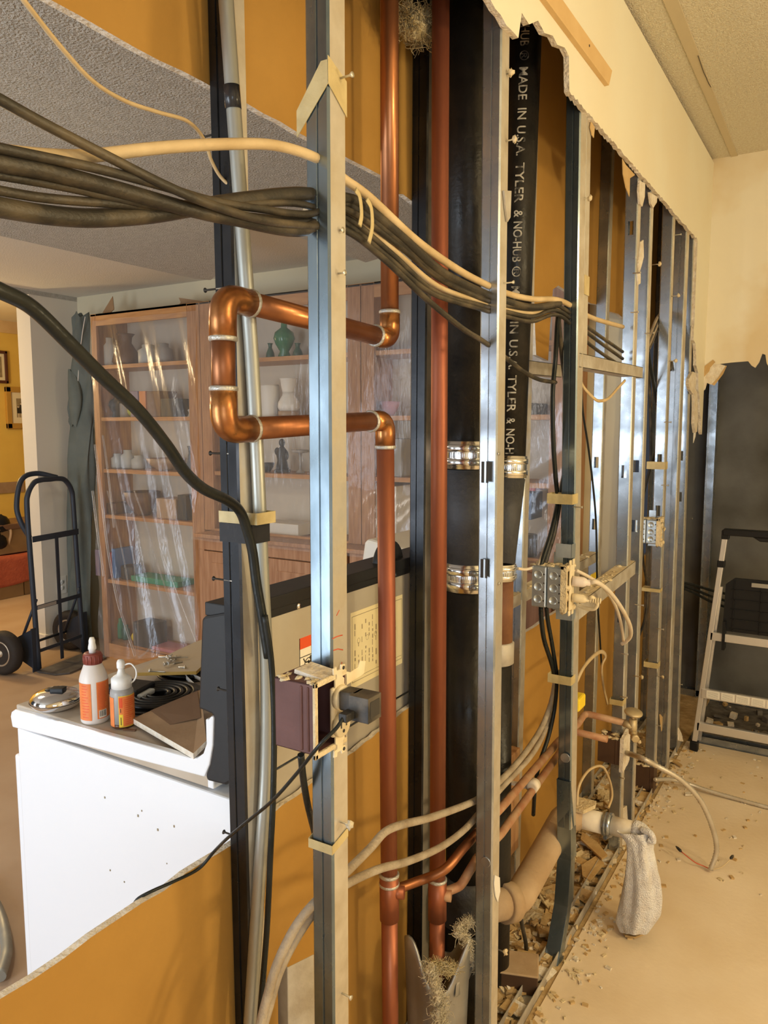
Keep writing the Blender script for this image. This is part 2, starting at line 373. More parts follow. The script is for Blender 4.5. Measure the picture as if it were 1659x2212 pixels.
def copy_tree(o, parent=None):
    c = o.copy(); COL.objects.link(c); ORG[c.name] = ORG[o.name]
    if parent is not None: c.parent = parent
    for ch in list(o.children): copy_tree(ch, c)
    return c
def struct(mb, name, **k): return mb.build(name, kind='structure', **k)
def rag(a, b, n, amp, seed=0):
    """ragged 2D line from a to b"""
    rnd = random.Random(seed); out = []
    for i in range(n+1):
        t = i/n; j = 0 if i in (0, n) else rnd.uniform(-amp, amp)
        out.append((a[0]+(b[0]-a[0])*t, a[1]+(b[1]-a[1])*t+j))
    return out
XF = -0.633      # face of the near stud row
XK = -0.875      # back face of the far stud row / kitchen drywall
# ================================================================ SETTING
b = MB(); b.box(-0.62, 2.8, -1.7, 3.775, -0.05, 0.0, 'subfloor_dust'); struct(b, 'floor')
b = MB(); b.box(-0.89, -0.62, -1.7, 4.55, -0.06, -0.004, 'rubble'); struct(b, 'floor')
b = MB(); b.box(-5.0, -0.89, -1.7, 3.5, -0.05, 0.0, 'kraft_floor'); struct(b, 'floor')
b = MB(); b.box(-7.6, -5.0, -0.5, 6.2, -0.05, 0.0, 'kraft_floor'); struct(b, 'floor')
b = MB(); b.box(-0.62, 2.8, 3.775, 4.55, -0.05, -0.012, 'dark_debris_floor'); struct(b, 'floor')

# right-hand wall of the partition: drywall left standing above the torn-out opening (y-z outline, 13 mm thick)
top = [(-1.7, 2.66), (3.81, 2.66)]
edge = [(3.81, 1.46)] + [(3.79, 1.47), (3.77, 1.53), (3.735, 1.56), (3.72, 1.62), (3.67, 1.66), (3.65, 1.73), (3.59, 1.76), (3.575, 1.82), (3.55, 1.85)]
edge += [(y, z) for z, y in rag((1.86, 3.505), (2.262, 3.495), 9, 0.006, 1)]
edge += [(y, z) for y, z in rag((3.49, 2.268), (1.83, 2.272), 110, 0.0035, 2)]
edge += [(1.825, 2.30), (1.82, 2.345), (1.79, 2.352), (1.74, 2.338), (1.71, 2.345), (1.66, 2.33), (1.62, 2.338), (1.57, 2.31), (1.53, 2.315), (1.515, 2.262)]
edge += rag((1.48, 2.262), (1.30, 2.278), 7, 0.008, 3) + rag((1.28, 2.275), (-1.7, 2.272), 22, 0.006, 4)
b = MB(); b.prism([(XF, y, z) for y, z in top+edge], (0.013, 0, 0), 'wall_paint', 'gypsum_edge'); struct(b, 'wall_left')

# end wall of the right-hand room: drywall down to a torn line
pts = [(-0.655, 2.74), (2.8, 2.74), (2.8, 1.80)]
pts += rag((2.75, 1.80), (-0.18, 1.80), 26, 0.03, 5)
pts += [(-0.30, 1.805), (-0.315, 1.77), (-0.335, 1.745), (-0.352, 1.75), (-0.365, 1.772), (-0.372, 1.81), (-0.385, 1.815), (-0.395, 1.78), (-0.41, 1.755), (-0.425, 1.765), (-0.44, 1.785), (-0.51, 1.782), (-0.585, 1.775),
        (-0.60, 1.74), (-0.612, 1.73), (-0.62, 1.69), (-0.628, 1.64), (-0.636, 1.60), (-0.642, 1.52), (-0.647, 1.45), (-0.655, 1.42)]
b = MB(); b.prism([(x, 3.80, z) for x, z in pts], (0, 0.013, 0), 'end_wall_paint', 'gypsum_edge'); struct(b, 'wall_end')
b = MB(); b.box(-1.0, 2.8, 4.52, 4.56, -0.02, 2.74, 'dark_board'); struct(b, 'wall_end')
b = MB(); b.box(2.8, 2.84, -1.7, 4.56, -0.05, 2.74, 'wall_paint'); struct(b, 'wall_right')
b = MB(); b.box(-0.62, 0.68, -1.74, -1.7, -0.05, 2.74, 'wall_paint'); b.box(2.02, 2.84, -1.74, -1.7, -0.05, 2.74, 'wall_paint'); b.box(0.68, 2.02, -1.74, -1.7, -0.05, 0.68, 'wall_paint'); b.box(0.68, 2.02, -1.74, -1.7, 2.02, 2.74, 'wall_paint'); struct(b, 'wall_back')
b = MB()
for x0, x1, z0, z1 in ((0.64, 0.70, 0.64, 2.06), (2.0, 2.06, 0.64, 2.06), (0.64, 2.06, 0.64, 0.70), (0.64, 2.06, 2.0, 2.06)): b.box(x0, x1, -1.76, -1.69, z0, z1, 'trim_white')
struct(b, 'window_3')
# ceiling of the right-hand room: one level field with a flat strip in a darker tan
b = MB(); b.box(-0.66, 2.84, -1.74, 3.81, 2.675, 2.74, 'ceiling_right'); struct(b, 'ceiling')
j0, j1, j2, j3 = PZ(1433, 0, 2.675), PZ(1466, 0, 2.675), PZ(1590, 325, 2.675), PZ(1572, 318, 2.675)
k0 = (j0.y+1.7)/(j3.y-j0.y)
b = MB(); b.prism([j0-(j3-j0)*k0, j1-(j2-j1)*k0, j2+(j2-j1)*0.4, j3+(j3-j0)*0.4], (0, 0, -0.004), 'ceiling_strip_tan'); struct(b, 'ceiling_strip')
b = MB(); b.tube(catmull([PZ(x_, y_, 2.671) for x_, y_ in ((1508, 120), (1514, 138), (1520, 155), (1526, 168), (1530, 178), (1536, 188))], 4), 0.0022, 'ink', 5, flat=0.4); struct(b, 'trim_3')
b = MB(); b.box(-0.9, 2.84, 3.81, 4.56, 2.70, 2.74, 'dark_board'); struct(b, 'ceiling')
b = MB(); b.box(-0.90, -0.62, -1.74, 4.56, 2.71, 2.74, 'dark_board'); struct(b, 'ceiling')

# kitchen-side drywall: lower sheet (brown paper back) and upper sheet with a torn strip hanging
low = [(-1.7, 0.0), (4.52, 0.0), (4.52, 0.86)] + rag((4.5, 0.87), (1.5, 0.832), 24, 0.005, 6) + rag((1.46, 0.826), (0.97, 0.788), 22, 0.003, 7) + rag((0.95, 0.786), (-1.7, 0.795), 60, 0.004, 17)
b = MB(); b.prism([(XK, y, z) for y, z in low], (-0.013, 0, 0), 'paper_brown', 'gypsum_edge'); struct(b, 'wall_kitchen')
upz = 2.016
up = [(-1.7, 2.70), (-1.7, upz)] + rag((-1.68, upz), (1.44, upz), 70, 0.003, 8)
up += [(1.46, 1.99), (1.50, 2.0), (1.62, 1.985), (1.8, 1.99), (2.0, 1.985), (2.20, 1.99), (2.27, 1.975), (2.30, 1.90), (2.315, 1.80), (2.33, 1.72), (2.44, 1.71), (2.45, 1.82), (2.47, 1.94), (2.52, 1.96)]
up += rag((2.6, 1.955), (4.5, 1.95), 20, 0.006, 9) + [(4.52, 2.70)]
b = MB(); b.prism([(XK, y, z) for y, z in up], (-0.013, 0, 0), 'paper_brown', 'gypsum_edge'); struct(b, 'wall_kitchen')

# kitchen ceiling, dropped soffits with sprayed texture
b = MB(); b.box(-4.65, -0.888, -1.7, 3.5, 2.37, 2.41, 'kitchen_ceiling_paint'); struct(b, 'ceiling')
SZ = 2.13
_q = [PZ(x, y, SZ) for x, y in ((840, 552), (790, 567), (700, 533), (610, 499), (536, 478), (472, 590), (455, 605), (424, 603))]
sof = [(-0.888, -1.7), (-0.888, _q[0].y)] + [(p.x, p.y) for p in _q] + [(PZ(0, 510, SZ).x, -1.7)]
b = MB(); b.prism([(x, y, SZ) for x, y in sof], (0, 0, 0.25), 'popcorn'); struct(b, 'ceiling')
# back wall of kitchen, side wall with opening, header
b = MB(); b.box(-4.70, -0.888, 3.48, 3.54, -0.02, 2.41, 'cream_wall'); struct(b, 'wall_kitchen')
b = MB(); b.box(-4.74, -4.60, 3.12, 3.48, 0.0, 2.34, 'white_wall'); struct(b, 'wall_opening')
b = MB(); b.box(-4.74, -4.60, -0.5, 3.48, 2.34, 2.71, 'popcorn'); struct(b, 'wall_opening')
b = MB(); b.box(-4.745, -4.585, 3.105, 3.13, 0.0, 0.10, 'trim_white'); b.box(-4.60, -4.585, 3.13, 3.47, 0.0, 0.10, 'trim_white'); struct(b, 'baseboard_opening', bevel=0.004)
# yellow room beyond
b = MB(); b.box(-7.44, -7.40, -0.5, 6.2, 0.0, 2.7, 'yellow_wall'); struct(b, 'wall_hall')
b = MB(); b.box(-7.44, -4.6, 6.16, 6.2, 0.0, 2.7, 'yellow_wall'); struct(b, 'wall_hall')
b = MB(); b.box(-7.44, -4.74, -0.5, 6.2, 2.55, 2.6, 'wall_paint'); struct(b, 'ceiling')
b = MB(); b.box(-7.40, -7.385, -0.5, 6.2, 2.43, 2.55, 'tan_wood'); struct(b, 'trim_1')
# kitchen window the daylight comes through (behind the viewer's left)
b = MB(); b.box(-3.77, -2.39, -1.74, -1.70, 0, 2.41, 'dark_board'); b.box(-5.0, -4.53, -1.74, -1.70, 0, 2.41, 'cream_wall'); b.box(-4.53, -3.77, -1.74, -1.70, 2.13, 2.41, 'cream_wall'); b.box(-1.17, -0.62, -1.74, -1.70, 0, 2.41, 'cream_wall'); b.box(-2.39, -1.17, -1.74, -1.70, 1.9, 2.41, 'cream_wall')
struct(b, 'wall_kitchen')
b = MB()
for x0, x1, z0, z1 in ((-2.43, -2.38, 0, 1.95), (-1.18, -1.13, 0, 1.95), (-2.43, -1.13, 1.90, 1.95), (-2.43, -1.13, 0.0, 0.08)):
    b.box(x0, x1, -1.76, -1.69, z0, z1, 'trim_white')
struct(b, 'window_1')
b = MB()
for x0, x1, z0, z1 in ((-4.57, -4.52, 0, 2.18), (-3.78, -3.73, 0, 2.18), (-4.57, -3.73, 2.12, 2.18), (-4.57, -3.73, 0.0, 0.08)):
    b.box(x0, x1, -1.76, -1.69, z0, z1, 'trim_white')
struct(b, 'added_window_2')  # unseen frame made up around the added dining light

# wood strip fixed to the wall above the opening
p0 = PX(1165, 0, XF+0.013); p1 = PX(1293, 160, XF+0.013)
b = MB(); x = XF+0.0132
b.prism([(x, 1.0, 2.425), (x, 2.13, 2.425), (x, 2.105, 2.38), (x, 1.0, 2.38)], (0.012, 0, 0), 'tan_wood')
t_ = b.build('wood_strip', label='tan wooden strip fixed flat to the wall above the torn opening', cat='wood strip')
b = MB(); b.lathe([(0.003, 0), (0.003, 0.001)], (x+0.012, 1.93, 2.408), 'ink', 8, (1, 0, 0)); b.build('nail_hole', t_)
# torn paper tongues along the top edge of the opening
def flap(px_pts, v, name, label, m='torn_paper', th=0.002, lift=0.0):
    b = MB(); b.prism([PX(x, y, v)+Vector((lift, 0, 0)) for x, y in px_pts], (-th, 0, 0), m)
    return b.build(name, label=label, cat='paper flap')
flap([(1277, 262), (1285, 275), (1283, 298), (1279, 292), (1275, 275)], XF+0.004, 'torn_paper_flap', 'smallest brown torn paper tongue hanging at the left end of the opening edge')
flap([(1345, 343), (1352, 356), (1372, 378), (1361, 385), (1360, 425), (1352, 405), (1346, 375)], XF+0.004, 'torn_paper_flap', 'longest brown torn paper tongue hanging from the opening edge over dark gaps')
flap([(1382, 390), (1394, 396), (1393, 425), (1388, 446), (1382, 440), (1380, 410)], XF+0.006, 'torn_paper_flap', 'pale torn drywall strip hanging over the leading stud of the close pair', 'gypsum_edge', 0.006)
flap([(1403, 415), (1420, 425), (1419, 437), (1411, 450), (1406, 440)], XF+0.006, 'torn_paper_flap', 'pale torn drywall tag hanging over the second stud of the close pair', 'gypsum_edge', 0.006)
flap([(1385, 522), (1390, 518), (1391, 555), (1386, 575), (1381, 590), (1379, 570), (1383, 545)], XF+0.005, 'torn_paper_flap', 'narrow torn paper shred stuck on the leading stud of the close pair', 'gypsum_edge', 0.004)
flap([(1377, 592), (1384, 590), (1384, 612), (1378, 616)], XF+0.005, 'torn_paper_flap', 'small grey plaster scrap stuck on the stud below a paper shred', 'gypsum_edge', 0.004)
# brown paper layers exposed in the torn corner of the end wall
def shred(pts, Y, m, th, label, name='torn_paper_flap', cat='paper flap'):
    b = MB(); b.prism([PY(x, y, Y) for x, y in pts], (0, th, 0), m); b.build(name, label=label, cat=cat)
shred(((1500, 880), (1504, 815), (1523, 790), (1540, 777), (1545, 782), (1534, 794), (1532, 802), (1518, 817), (1506, 845), (1502, 885)), 3.797, 'torn_paper', 0.002, 'brown torn paper layer bared in the corner under the end wall')
shred(((1545, 780), (1534, 792), (1531, 800), (1517, 815), (1505, 845), (1501, 885), (1507, 886), (1516, 847), (1523, 841), (1527, 827), (1536, 831), (1551, 815), (1567, 790), (1549, 784)), 3.804, 'gypsum_edge', 0.008, 'pale torn gypsum tongue hanging under the end wall in the corner', 'drywall_scrap', 'drywall scrap')
shred(((1535, 829), (1543, 833), (1562, 808), (1570, 790), (1565, 790), (1550, 814)), 3.811, 'torn_paper', 0.003, 'brown paper fringe behind the pale gypsum tongue, by the lone stud')
b = MB(); b.prism([PX(x, y, XF+0.006) for x, y in ((1482, 818), (1490, 803), (1497, 806), (1497, 830), (1491, 852), (1484, 842), (1481, 830))], (0.012, 0, 0), 'gypsum_edge')
b.build('drywall_scrap', label='broken pale drywall chunk clinging at the opening corner by the last stud', cat='drywall scrap')
b = MB(); b.prism([PX(x, y, XF+0.002) for x, y in ((1493, 830), (1500, 850), (1502, 905), (1500, 932), (1496, 935), (1493, 915), (1494, 880))], (0.012, 0, 0), 'gypsum_edge')
b.build('drywall_scrap', label='long thin drywall splinter dangling at the corner below the chunk', cat='drywall scrap')

# alcove behind the end wall: tracks and stud
def track(name, label, x0, x1, y0, y1, z0, z1, m='galvanized', t=0.0015, along='y'):
    """U-shaped floor runner"""
    b = MB()
    if along == 'y':
        b.box(x0, x1, y0, y1, z0, z0+t, m); b.box(x0, x0+t, y0, y1, z0, z1, m); b.box(x1-t, x1, y0, y1, z0, z1, m)
    else:
        b.box(x0, x1, y0, y1, z0, z0+t, m); b.box(x0, x1, y0, y0+t, z0, z1, m); b.box(x0, x1, y1-t, y1, z0, z1, m)
    return b.build(name, label=label, cat='metal track')
track('floor_track', 'galvanized floor track crossing in front of the dark alcove under the ladder', -0.60, 2.78, 3.785, 3.83, -0.012, 0.032, along='x')
track('floor_track', 'dim floor track at the back of the dark alcove', -0.85, 2.78, 4.45, 4.495, -0.012, 0.032, along='x')
track('floor_track', 'long floor track under the near row of studs', -0.676, -0.636, -1.6, 3.76, -0.004, 0.028, 'galvanized_dusty')
track('floor_track', 'long dusty floor track along the foot of the brown drywall', -0.873, -0.835, -1.6, 4.4, -0.004, 0.028, 'galvanized_dusty')
# ================================================================ STUDS
def stud(label, pb, pt, W=0.039, F=0.038, side=1, holes=(), slots=(), ztop=2.66, zbot=0.003, groove=True, m='galvanized', zcut=None, twist=0.0, fm='stud_face'):
    """C stud. pb/pt: points of the web/flange corner nearest the camera (low, high); side=+1: corner is the +X edge, -1: the -X edge.
    web looks to -Y, flanges run to +Y"""
    d = pt-pb; z0 = zcut[0] if zcut else zbot; z1 = zcut[1] if zcut else ztop
    def at(z): return pb+d*((z-pb.z)/d.z)
    TW = Matrix.Rotation(math.radians(twist), 3, 'Z')
    b = MB(); s = -1 if side > 0 else 1           # direction across the web from the corner
    prof = [(0.007, F), (0.0, F), (0.0, 0.003), (0.003, 0.0)]
    if groove: prof += [(W*0.40, 0.0), (W*0.43, 0.0022), (W*0.50, 0.0022), (W*0.53, 0.0)]
    else: prof += [(W*0.28, 0.0), (W*0.72, 0.0)]
    prof += [(W-0.003, 0.0), (W, 0.003), (W, F), (W-0.007, F)]
    if groove and (holes or slots): holes = ()
    hs = sorted(holes)
    zs = [z0, z1]
    for h in hs: zs += [h-0.021, h+0.021]
    zs = sorted(set(zs)); base = len(b.v)
    for z in zs:
        c = at(z)
        for (u, v) in prof: b.v.append(c+TW @ Vector((s*u, v, 0)))
    n = len(prof)
    for i in range(len(zs)-1):
        zm = (zs[i]+zs[i+1])/2
        for k in range(n-1):
            if any(abs(zm-h) < 0.021 for h in hs) and k == 4: continue
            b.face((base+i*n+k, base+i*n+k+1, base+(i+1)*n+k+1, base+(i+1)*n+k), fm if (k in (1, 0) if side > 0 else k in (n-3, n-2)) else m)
    o = b.build('metal_stud', label=label, cat='stud', solid=0.0011)
    return o
def screw(parent, p, d, L=0.024, m='screw_metal', dust=None):
    d = Vector(d).normalized(); b = MB(); p = Vector(p)
    b.lathe([(0.0016, -0.006), (0.0016, L*0.8), (0.0040, L), (0.0042, L+0.0006), (0.001, L+0.0006)], p, m, 8, d)
    if dust: b.ball(p+d*L, 0.006, 0.006, 0.007, dust, 6, 5, 0.4)
    return b.build('drywall_screw', parent)
S = {}
S['A'] = stud('nearest galvanized stud, carrying the maroon outlet box', PX(719, 1760, XF), PX(709, 100, XF), m='galvanized_blue')
S['B'] = stud('galvanized stud standing before the two black iron stacks, with a broad grey web', PX(1061, 2050, XF), PX(1082, 200, XF), W=0.040, groove=True)
S['C'] = stud('stud carrying the silver switch boxes, its foot bent out of line', PX(1233, 1700, XF), PX(1254, 250, XF), zcut=(0.36, 2.66), twist=-5, m='galvanized_blue')
S['D'] = stud('short stud pressed beside the switch box stud and ending at the upper rail', PX(1258, 780, XF), PX(1267, 250, XF), W=0.030, zcut=(1.66, 2.66))
S['E1'] = stud('leading stud of the close pair, with bright slotted web', PX(1340, 1750, XF), PX(1376, 500, XF), holes=(1.35, 0.86, 2.12), groove=False)
S['E2'] = stud('second stud of the close pair, with a white-glaring slotted web', PX(1367, 1700, XF), PX(1404, 500, XF), W=0.044, holes=(1.36, 1.15), groove=False)
S['F'] = stud('stud behind the close pair, carrying a small dusty switch box', PX(1414, 1640, XF), PX(1453, 500, XF), holes=(1.37, 1.17), groove=False)
S['G'] = stud('dull grey stud second from the far corner of the opening', PX(1442, 1580, XF), PX(1483, 500, XF), W=0.046, twist=-6)
S['H'] = stud('last stud at the corner beside the dark alcove', PX(1463, 1590, XF), PX(1497, 560, XF), holes=(1.37, 1.19), groove=False, W=0.05)
S['K1'] = stud('black-looking far row stud behind the copper loop, with taped cable', PX(505, 2150, XK), PX(449, 100, XK), side=-1, W=0.040, m='galvanized_dark_reflection')
S['K2'] = stud('far row stud between the two copper risers', PX(880, 1900, XK), PX(890, 200, XK), side=-1, W=0.040, m='galvanized_dark_reflection')
S['K3'] = stud('far row stud half hidden right of the black stacks, wood block at its foot', Vector((XK+0.0, 2.14, 0.3)), Vector((XK+0.0, 2.16, 2.2)), side=-1, W=0.040)
S['K4'] = stud('far row stud with a glaring white slotted web behind the upper rail', PX(1280, 1600, -0.836), PX(1314, 550, -0.836), W=0.040, holes=(1.36, 1.12), groove=False)
S['K5'] = stud('far row stud in the dark gap left of the close pair', Vector((XK, 3.42, 0.3)), Vector((XK, 3.44, 2.2)), side=-1, W=0.040)
S['K6'] = stud('farthest far row stud in deep shadow behind the corner', Vector((XK, 3.92, 0.3)), Vector((XK, 3.92, 2.2)), side=-1, W=0.040)
b = MB()
p = PY(1535, 1000, 4.45); b.box(p.x-0.020, p.x+0.022, 4.45, 4.49, 0.0, 2.72, 'galvanized')
b.box(p.x-0.020, p.x-0.018, 4.425, 4.452, 0.0, 2.72, 'galvanized'); b.box(p.x+0.020, p.x+0.022, 4.425, 4.452, 0.0, 2.72, 'galvanized')
b.build('metal_stud', label='lone stud against the dark board inside the alcove behind the ladder', cat='stud')

# bent foot of the switch-box stud
b = MB()
q = [PX(1232, 1690, XF), PX(1233, 1860, XF), PX(1226, 1960, XF), PX(1203, 2095, XF)]
for i in range(3):
    a, c = q[i], q[i+1]; w0 = 0.039; 
    for (o0, o1) in (((0, 0), (-w0, 0)),):
        b.v += [a, a+Vector((-w0, 0, 0)), c+Vector((-w0, 0, 0)), c]; k = len(b.v)
        b.face((k-4, k-3, k-2, k-1), 'galvanized_blue')
    b.v += [a, a+Vector((0, .038, 0)), c+Vector((0.004, .038, 0)), c]; k = len(b.v); b.face((k-4, k-3, k-2, k-1), 'galvanized_blue')
    a2, c2 = a+Vector((-w0, 0, 0)), c+Vector((-w0, 0, 0))
    b.v += [a2, a2+Vector((0, .038, 0)), c2+Vector((0, .038, 0)), c2]; k = len(b.v); b.face((k-4, k-3, k-2, k-1), 'galvanized_blue')
b.build('bent_foot', S['C'], solid=0.0011)

# round cable knock-outs in webs (rimmed holes)
def knockout(parent, px, py, yy, r):
    c = PY(px, py, yy); b = MB()
    b.lathe([(r*0.99, -0.0016), (r*1.10, -0.0020), (r*1.10, 0.0)], c, 'galvanized', 20, (0, 1, 0))
    b.lathe([(r, -0.0012), (r*0.2, -0.0011), (0.0005, -0.0011)], c, 'ink', 20, (0, 1, 0))
    b.build('knockout', parent)
knockout(S['C'], 1221, 1637, PX(1233, 1637, XF).y, 0.0125)
knockout(S['B'], 1049, 1862, PX(1063, 1862, XF).y, 0.0105)
for (py, h) in ((1020, 0.022), (1228, 0.020)):
    c = PY(1048 if py < 1100 else 1046, py, PX(1068, py, XF).y); b = MB()
    b.box(c.x-0.008, c.x+0.008, c.y-0.0016, c.y-0.0007, c.z-h, c.z+h, 'ink')
    b.box(c.x-0.001, c.x+0.003, c.y-0.0020, c.y-0.0012, c.z-h, c.z+h, 'zinc_steel'); b.build('slot', S['B'])

# screws left in the stud faces
def face_screw(k, px, py, v=XF, d=(1, -0.05, 0), L=0.024, dust=None, m='screw_metal'): screw(S[k], PX(px, py, v), d, L, m, dust)
for (k, x, y, L, du) in (('A', 733, 170, 0.022, None), ('A', 733, 498, 0.006, None), ('A', 730, 591, 0.012, None), ('A', 735, 1775, 0.018, 'insulation_pale'), ('A', 738, 2145, 0.018, None),
                         ('B', 1094, 160, 0.010, 'plaster_dust'), ('B', 1092, 305, 0.020, 'plaster_dust'), ('B', 1088, 612, 0.022, None), ('B', 1078, 2052, 0.016, 'plaster_dust'), ('B', 1075, 980, 0.003, None), ('B', 1076, 1260, 0.003, None),
                         ('C', 1259, 430, 0.018, 'plaster_dust'), ('C', 1242, 1095, 0.020, None), ('C', 1236, 2000, 0.012, 'plaster_dust'),
                         ('E1', 1371, 590, 0.018, None), ('E1', 1366, 675, 0.018, None), ('E1', 1345, 1412, 0.018, None), ('E1', 1343, 1505, 0.018, None), ('E1', 1341, 1680, 0.012, None), ('E1', 1338, 1830, 0.014, 'plaster_dust'),
                         ('E2', 1409, 572, 0.024, 'plaster_dust'), ('E2', 1397, 720, 0.024, None), ('E2', 1375, 1306, 0.024, None), ('E2', 1371, 1460, 0.026, 'plaster_dust'), ('E2', 1369, 1600, 0.020, 'plaster_dust'), ('E2', 1368, 1725, 0.014, None),
                         ('F', 1457, 508, 0.024, None), ('F', 1450, 640, 0.026, 'plaster_dust'), ('F', 1445, 780, 0.024, 'plaster_dust'), ('F', 1438, 912, 0.02, None), ('F', 1432, 1048, 0.02, None), ('F', 1421, 1358, 0.022, None), ('F', 1420, 1460, 0.022, 'plaster_dust'), ('F', 1417, 1566, 0.018, None),
                         ('H', 1492, 1120, 0.008, None), ('H', 1468, 1478, 0.012, None)):
    face_screw(k, x, y, L=L, dust=du)
for (x, y) in ((448, 285), (452, 622), (463, 980), (470, 1255), (480, 1497), (492, 1811), (503, 2130)):
    p = PX(x, y, XK); screw(S['K1'], p+Vector((-0.004, 0.012, 0)), (-1, 0, 0), 0.016, 'black_screw')
    b = MB(); b.lathe([(0.0016, 0), (0.0012, 0.018), (0.0002, 0.024)], p+Vector((0.0035, 0.012, 0)), 'screw_metal', 8, (1, 0, 0)); b.build('screw_tip', S['K1'])
# red crayon marks on the nearest stud
b = MB()
for pts in (((718, 1380), (728, 1375), (740, 1372)), ((720, 1405), (730, 1402), (741, 1404)), ((722, 1478), (733, 1450), (739, 1430)), ((722, 1478), (732, 1472), (743, 1468)), ((727, 1330), (733, 1318))):
    b.tube([PX(x, y, XF+0.0006) for x, y in pts], 0.0009, 'red_mark', 5, flat=0.3)
b.build('crayon_mark', S['A'], label='red crayon scrawl')

# horizontal rails
def rail(label, a, c, h, dpt, m, up=True, name='stud_rail'):
    """open channel laid on its side from a to c (along the wall), web towards the room"""
    b = MB(); t = 0.0014; a = Vector(a); c = Vector(c)
    b.prism([a, a+Vector((0, 0, h)), c+Vector((0, 0, h)), c], (-t, 0, 0), m)
    b.prism([a+Vector((0, 0, h)), a+Vector((-dpt, 0, h)), c+Vector((-dpt, 0, h)), c+Vector((0, 0, h))], (0, 0, -t), m)
    b.prism([a, a+Vector((-dpt, 0, 0)), c+Vector((-dpt, 0, 0)), c], (0, 0, t), m)
    b.prism([a+Vector((-dpt, 0, 0)), a+Vector((-dpt, 0, h*0.3)), c+Vector((-dpt, 0, h*0.3)), c+Vector((-dpt, 0, 0))], (t, 0, 0), m)
    return b.build(name, label=label, cat='rail')
rail('upper dusty metal rail between the switch box stud and the close pair', PX(1252, 793, XF+0.003), PX(1388, 817, XF+0.003), 0.036, 0.045, 'galvanized_dusty')
rail('dusty metal rail on the far row, seen right of the lettered iron stack', PX(1137, 808, -0.833), PX(1213, 815, -0.833), 0.040, 0.04, 'galvanized_dusty')
b = MB()
a = PX(1243, 1345, XF+0.003); c = PX(1372, 1240, XF+0.003)
b.prism([a, a+Vector((0, 0, 0.046)), c+Vector((0, 0, 0.046)), c], (-0.0014, 0, 0), 'galvanized_dusty')
b.prism([a+Vector((0, 0, 0.046)), a+Vector((-0.042, 0, 0.046)), c+Vector((-0.042, 0, 0.046)), c+Vector((0, 0, 0.046))], (0, 0, -0.0014), 'plaster_dust')
b.prism([a+Vector((-.042, 0, 0.0)), a+Vector((-0.042, 0, 0.046)), c+Vector((-0.042, 0, 0.046)), c+Vector((-.042, 0, 0.0))], (0.0014, 0, 0), 'galvanized_dusty')
t_ = b.build('stud_rail', label='lower plaster-crusted rail sloping away behind the white plugs', cat='rail')
b = MB()
for i in range(26):
    f = random.random(); q = a.lerp(c, f)+Vector((-random.uniform(0.002, 0.04), 0, 0.047)); r = random.uniform(0.003, 0.009)
    b.ball(q, r, r*1.6, r*0.5, 'plaster_dust', 6, 4, 0.4)
b.build('plaster_crumb', t_, kind='stuff')
b = MB(); a = PX(1108, 1315, -0.838); c = PX(1292, 1212, -0.838)
b.prism([a, a+Vector((0, 0, 0.036)), c+Vector((0, 0, 0.036)), c], (-0.0014, 0, 0), 'galvanized_dusty')
b.prism([a+Vector((0, 0, 0.036)), a+Vector((-0.036, 0, 0.036)), c+Vector((-0.036, 0, 0.036)), c+Vector((0, 0, 0.036))], (0, 0, -0.0014), 'plaster_dust')
t_ = b.build('stud_rail', label='plaster-crusted rail along the top of the far row, behind the switch boxes', cat='rail')
b = MB()
for i in range(22):
    f = random.random(); q = a.lerp(c, f)+Vector((-random.uniform(0.002, 0.034), 0, 0.037)); r = random.uniform(0.003, 0.009)
    b.ball(q, r, r*1.7, r*0.5, 'plaster_dust', 6, 4, 0.4)
b.build('plaster_crumb', t_, kind='stuff')

# wooden block on the far row
b = MB(); p = PX(1101, 1850, -0.80); q = PX(1101, 1600, -0.80)
b.box(-0.835, -0.795, p.y-0.01, p.y+0.055, 0.25, 0.56, 'lumber')
b.build('wood_block', label='short reddish wood block screwed upright low beside the black stack', cat='wood block', bevel=0.002)
# ================================================================ PIPES
RX = -0.79; RR = 0.0175
def ring(b, p, d, r, m='solder', w=0.004): 
    b.lathe([(r, -w), (r+0.0022, -w*0.5), (r+0.0022, w*0.5), (r, w)], p, m, 20, d)
P1 = PX(842, 733, RX); P2 = PX(481, 640, RX); P3 = PX(484, 930, RX); P4 = PX(832, 908, RX); P5 = PX(845, 2212, RX)
P0 = Vector((RX, P1.y-0.004, 2.66))
P5 = Vector((RX, P5.y, 0.02))
t1 = thing('copper_riser', 'orange copper riser pipe with a square expansion loop jutting left, seen beside the nearest stud', 'pipe', (RX, P5.y, 0.02))
def straight(par, a, b_, r, m, trim=0.045, t2=None):
    d = (b_-a).normalized(); b = MB(); b.tube([a+d*trim, b_-d*(trim if t2 is None else t2)], r, m, 20); return b.build('pipe', par)
def elbow(par, a, c, e, r, m='copper_fitting', L=0.052, R=0.034):
    d1 = (a-c).normalized(); d2 = (e-c).normalized(); b = MB()
    b.tube(fillet([c+d1*L, c, c+d2*L], R, 9), r, m, 20)
    o = b.build('elbow', par)
    for dd in (d1, d2):
        b = MB(); ring(b, c+dd*L, dd, r-0.001); b.build('solder_ring', o, label='grey solder ring')
    return o
straight(t1, P0, P1, RR, 'copper', 0.0, 0.045); straight(t1, P1, P2, RR, 'copper'); straight(t1, P2, P3, RR, 'copper'); straight(t1, P3, P4, RR, 'copper')
TZ0, TZ1 = PX(842, 1985, RX).z, PX(842, 1888, RX).z
def onp(z): return P4.lerp(P5, (P4.z-z)/(P4.z-P5.z))
straight(t1, P4, onp(TZ1), RR, 'copper_red', 0.045, 0.0); straight(t1, onp(TZ0), P5, RR, 'copper_red', 0.0, 0.0)
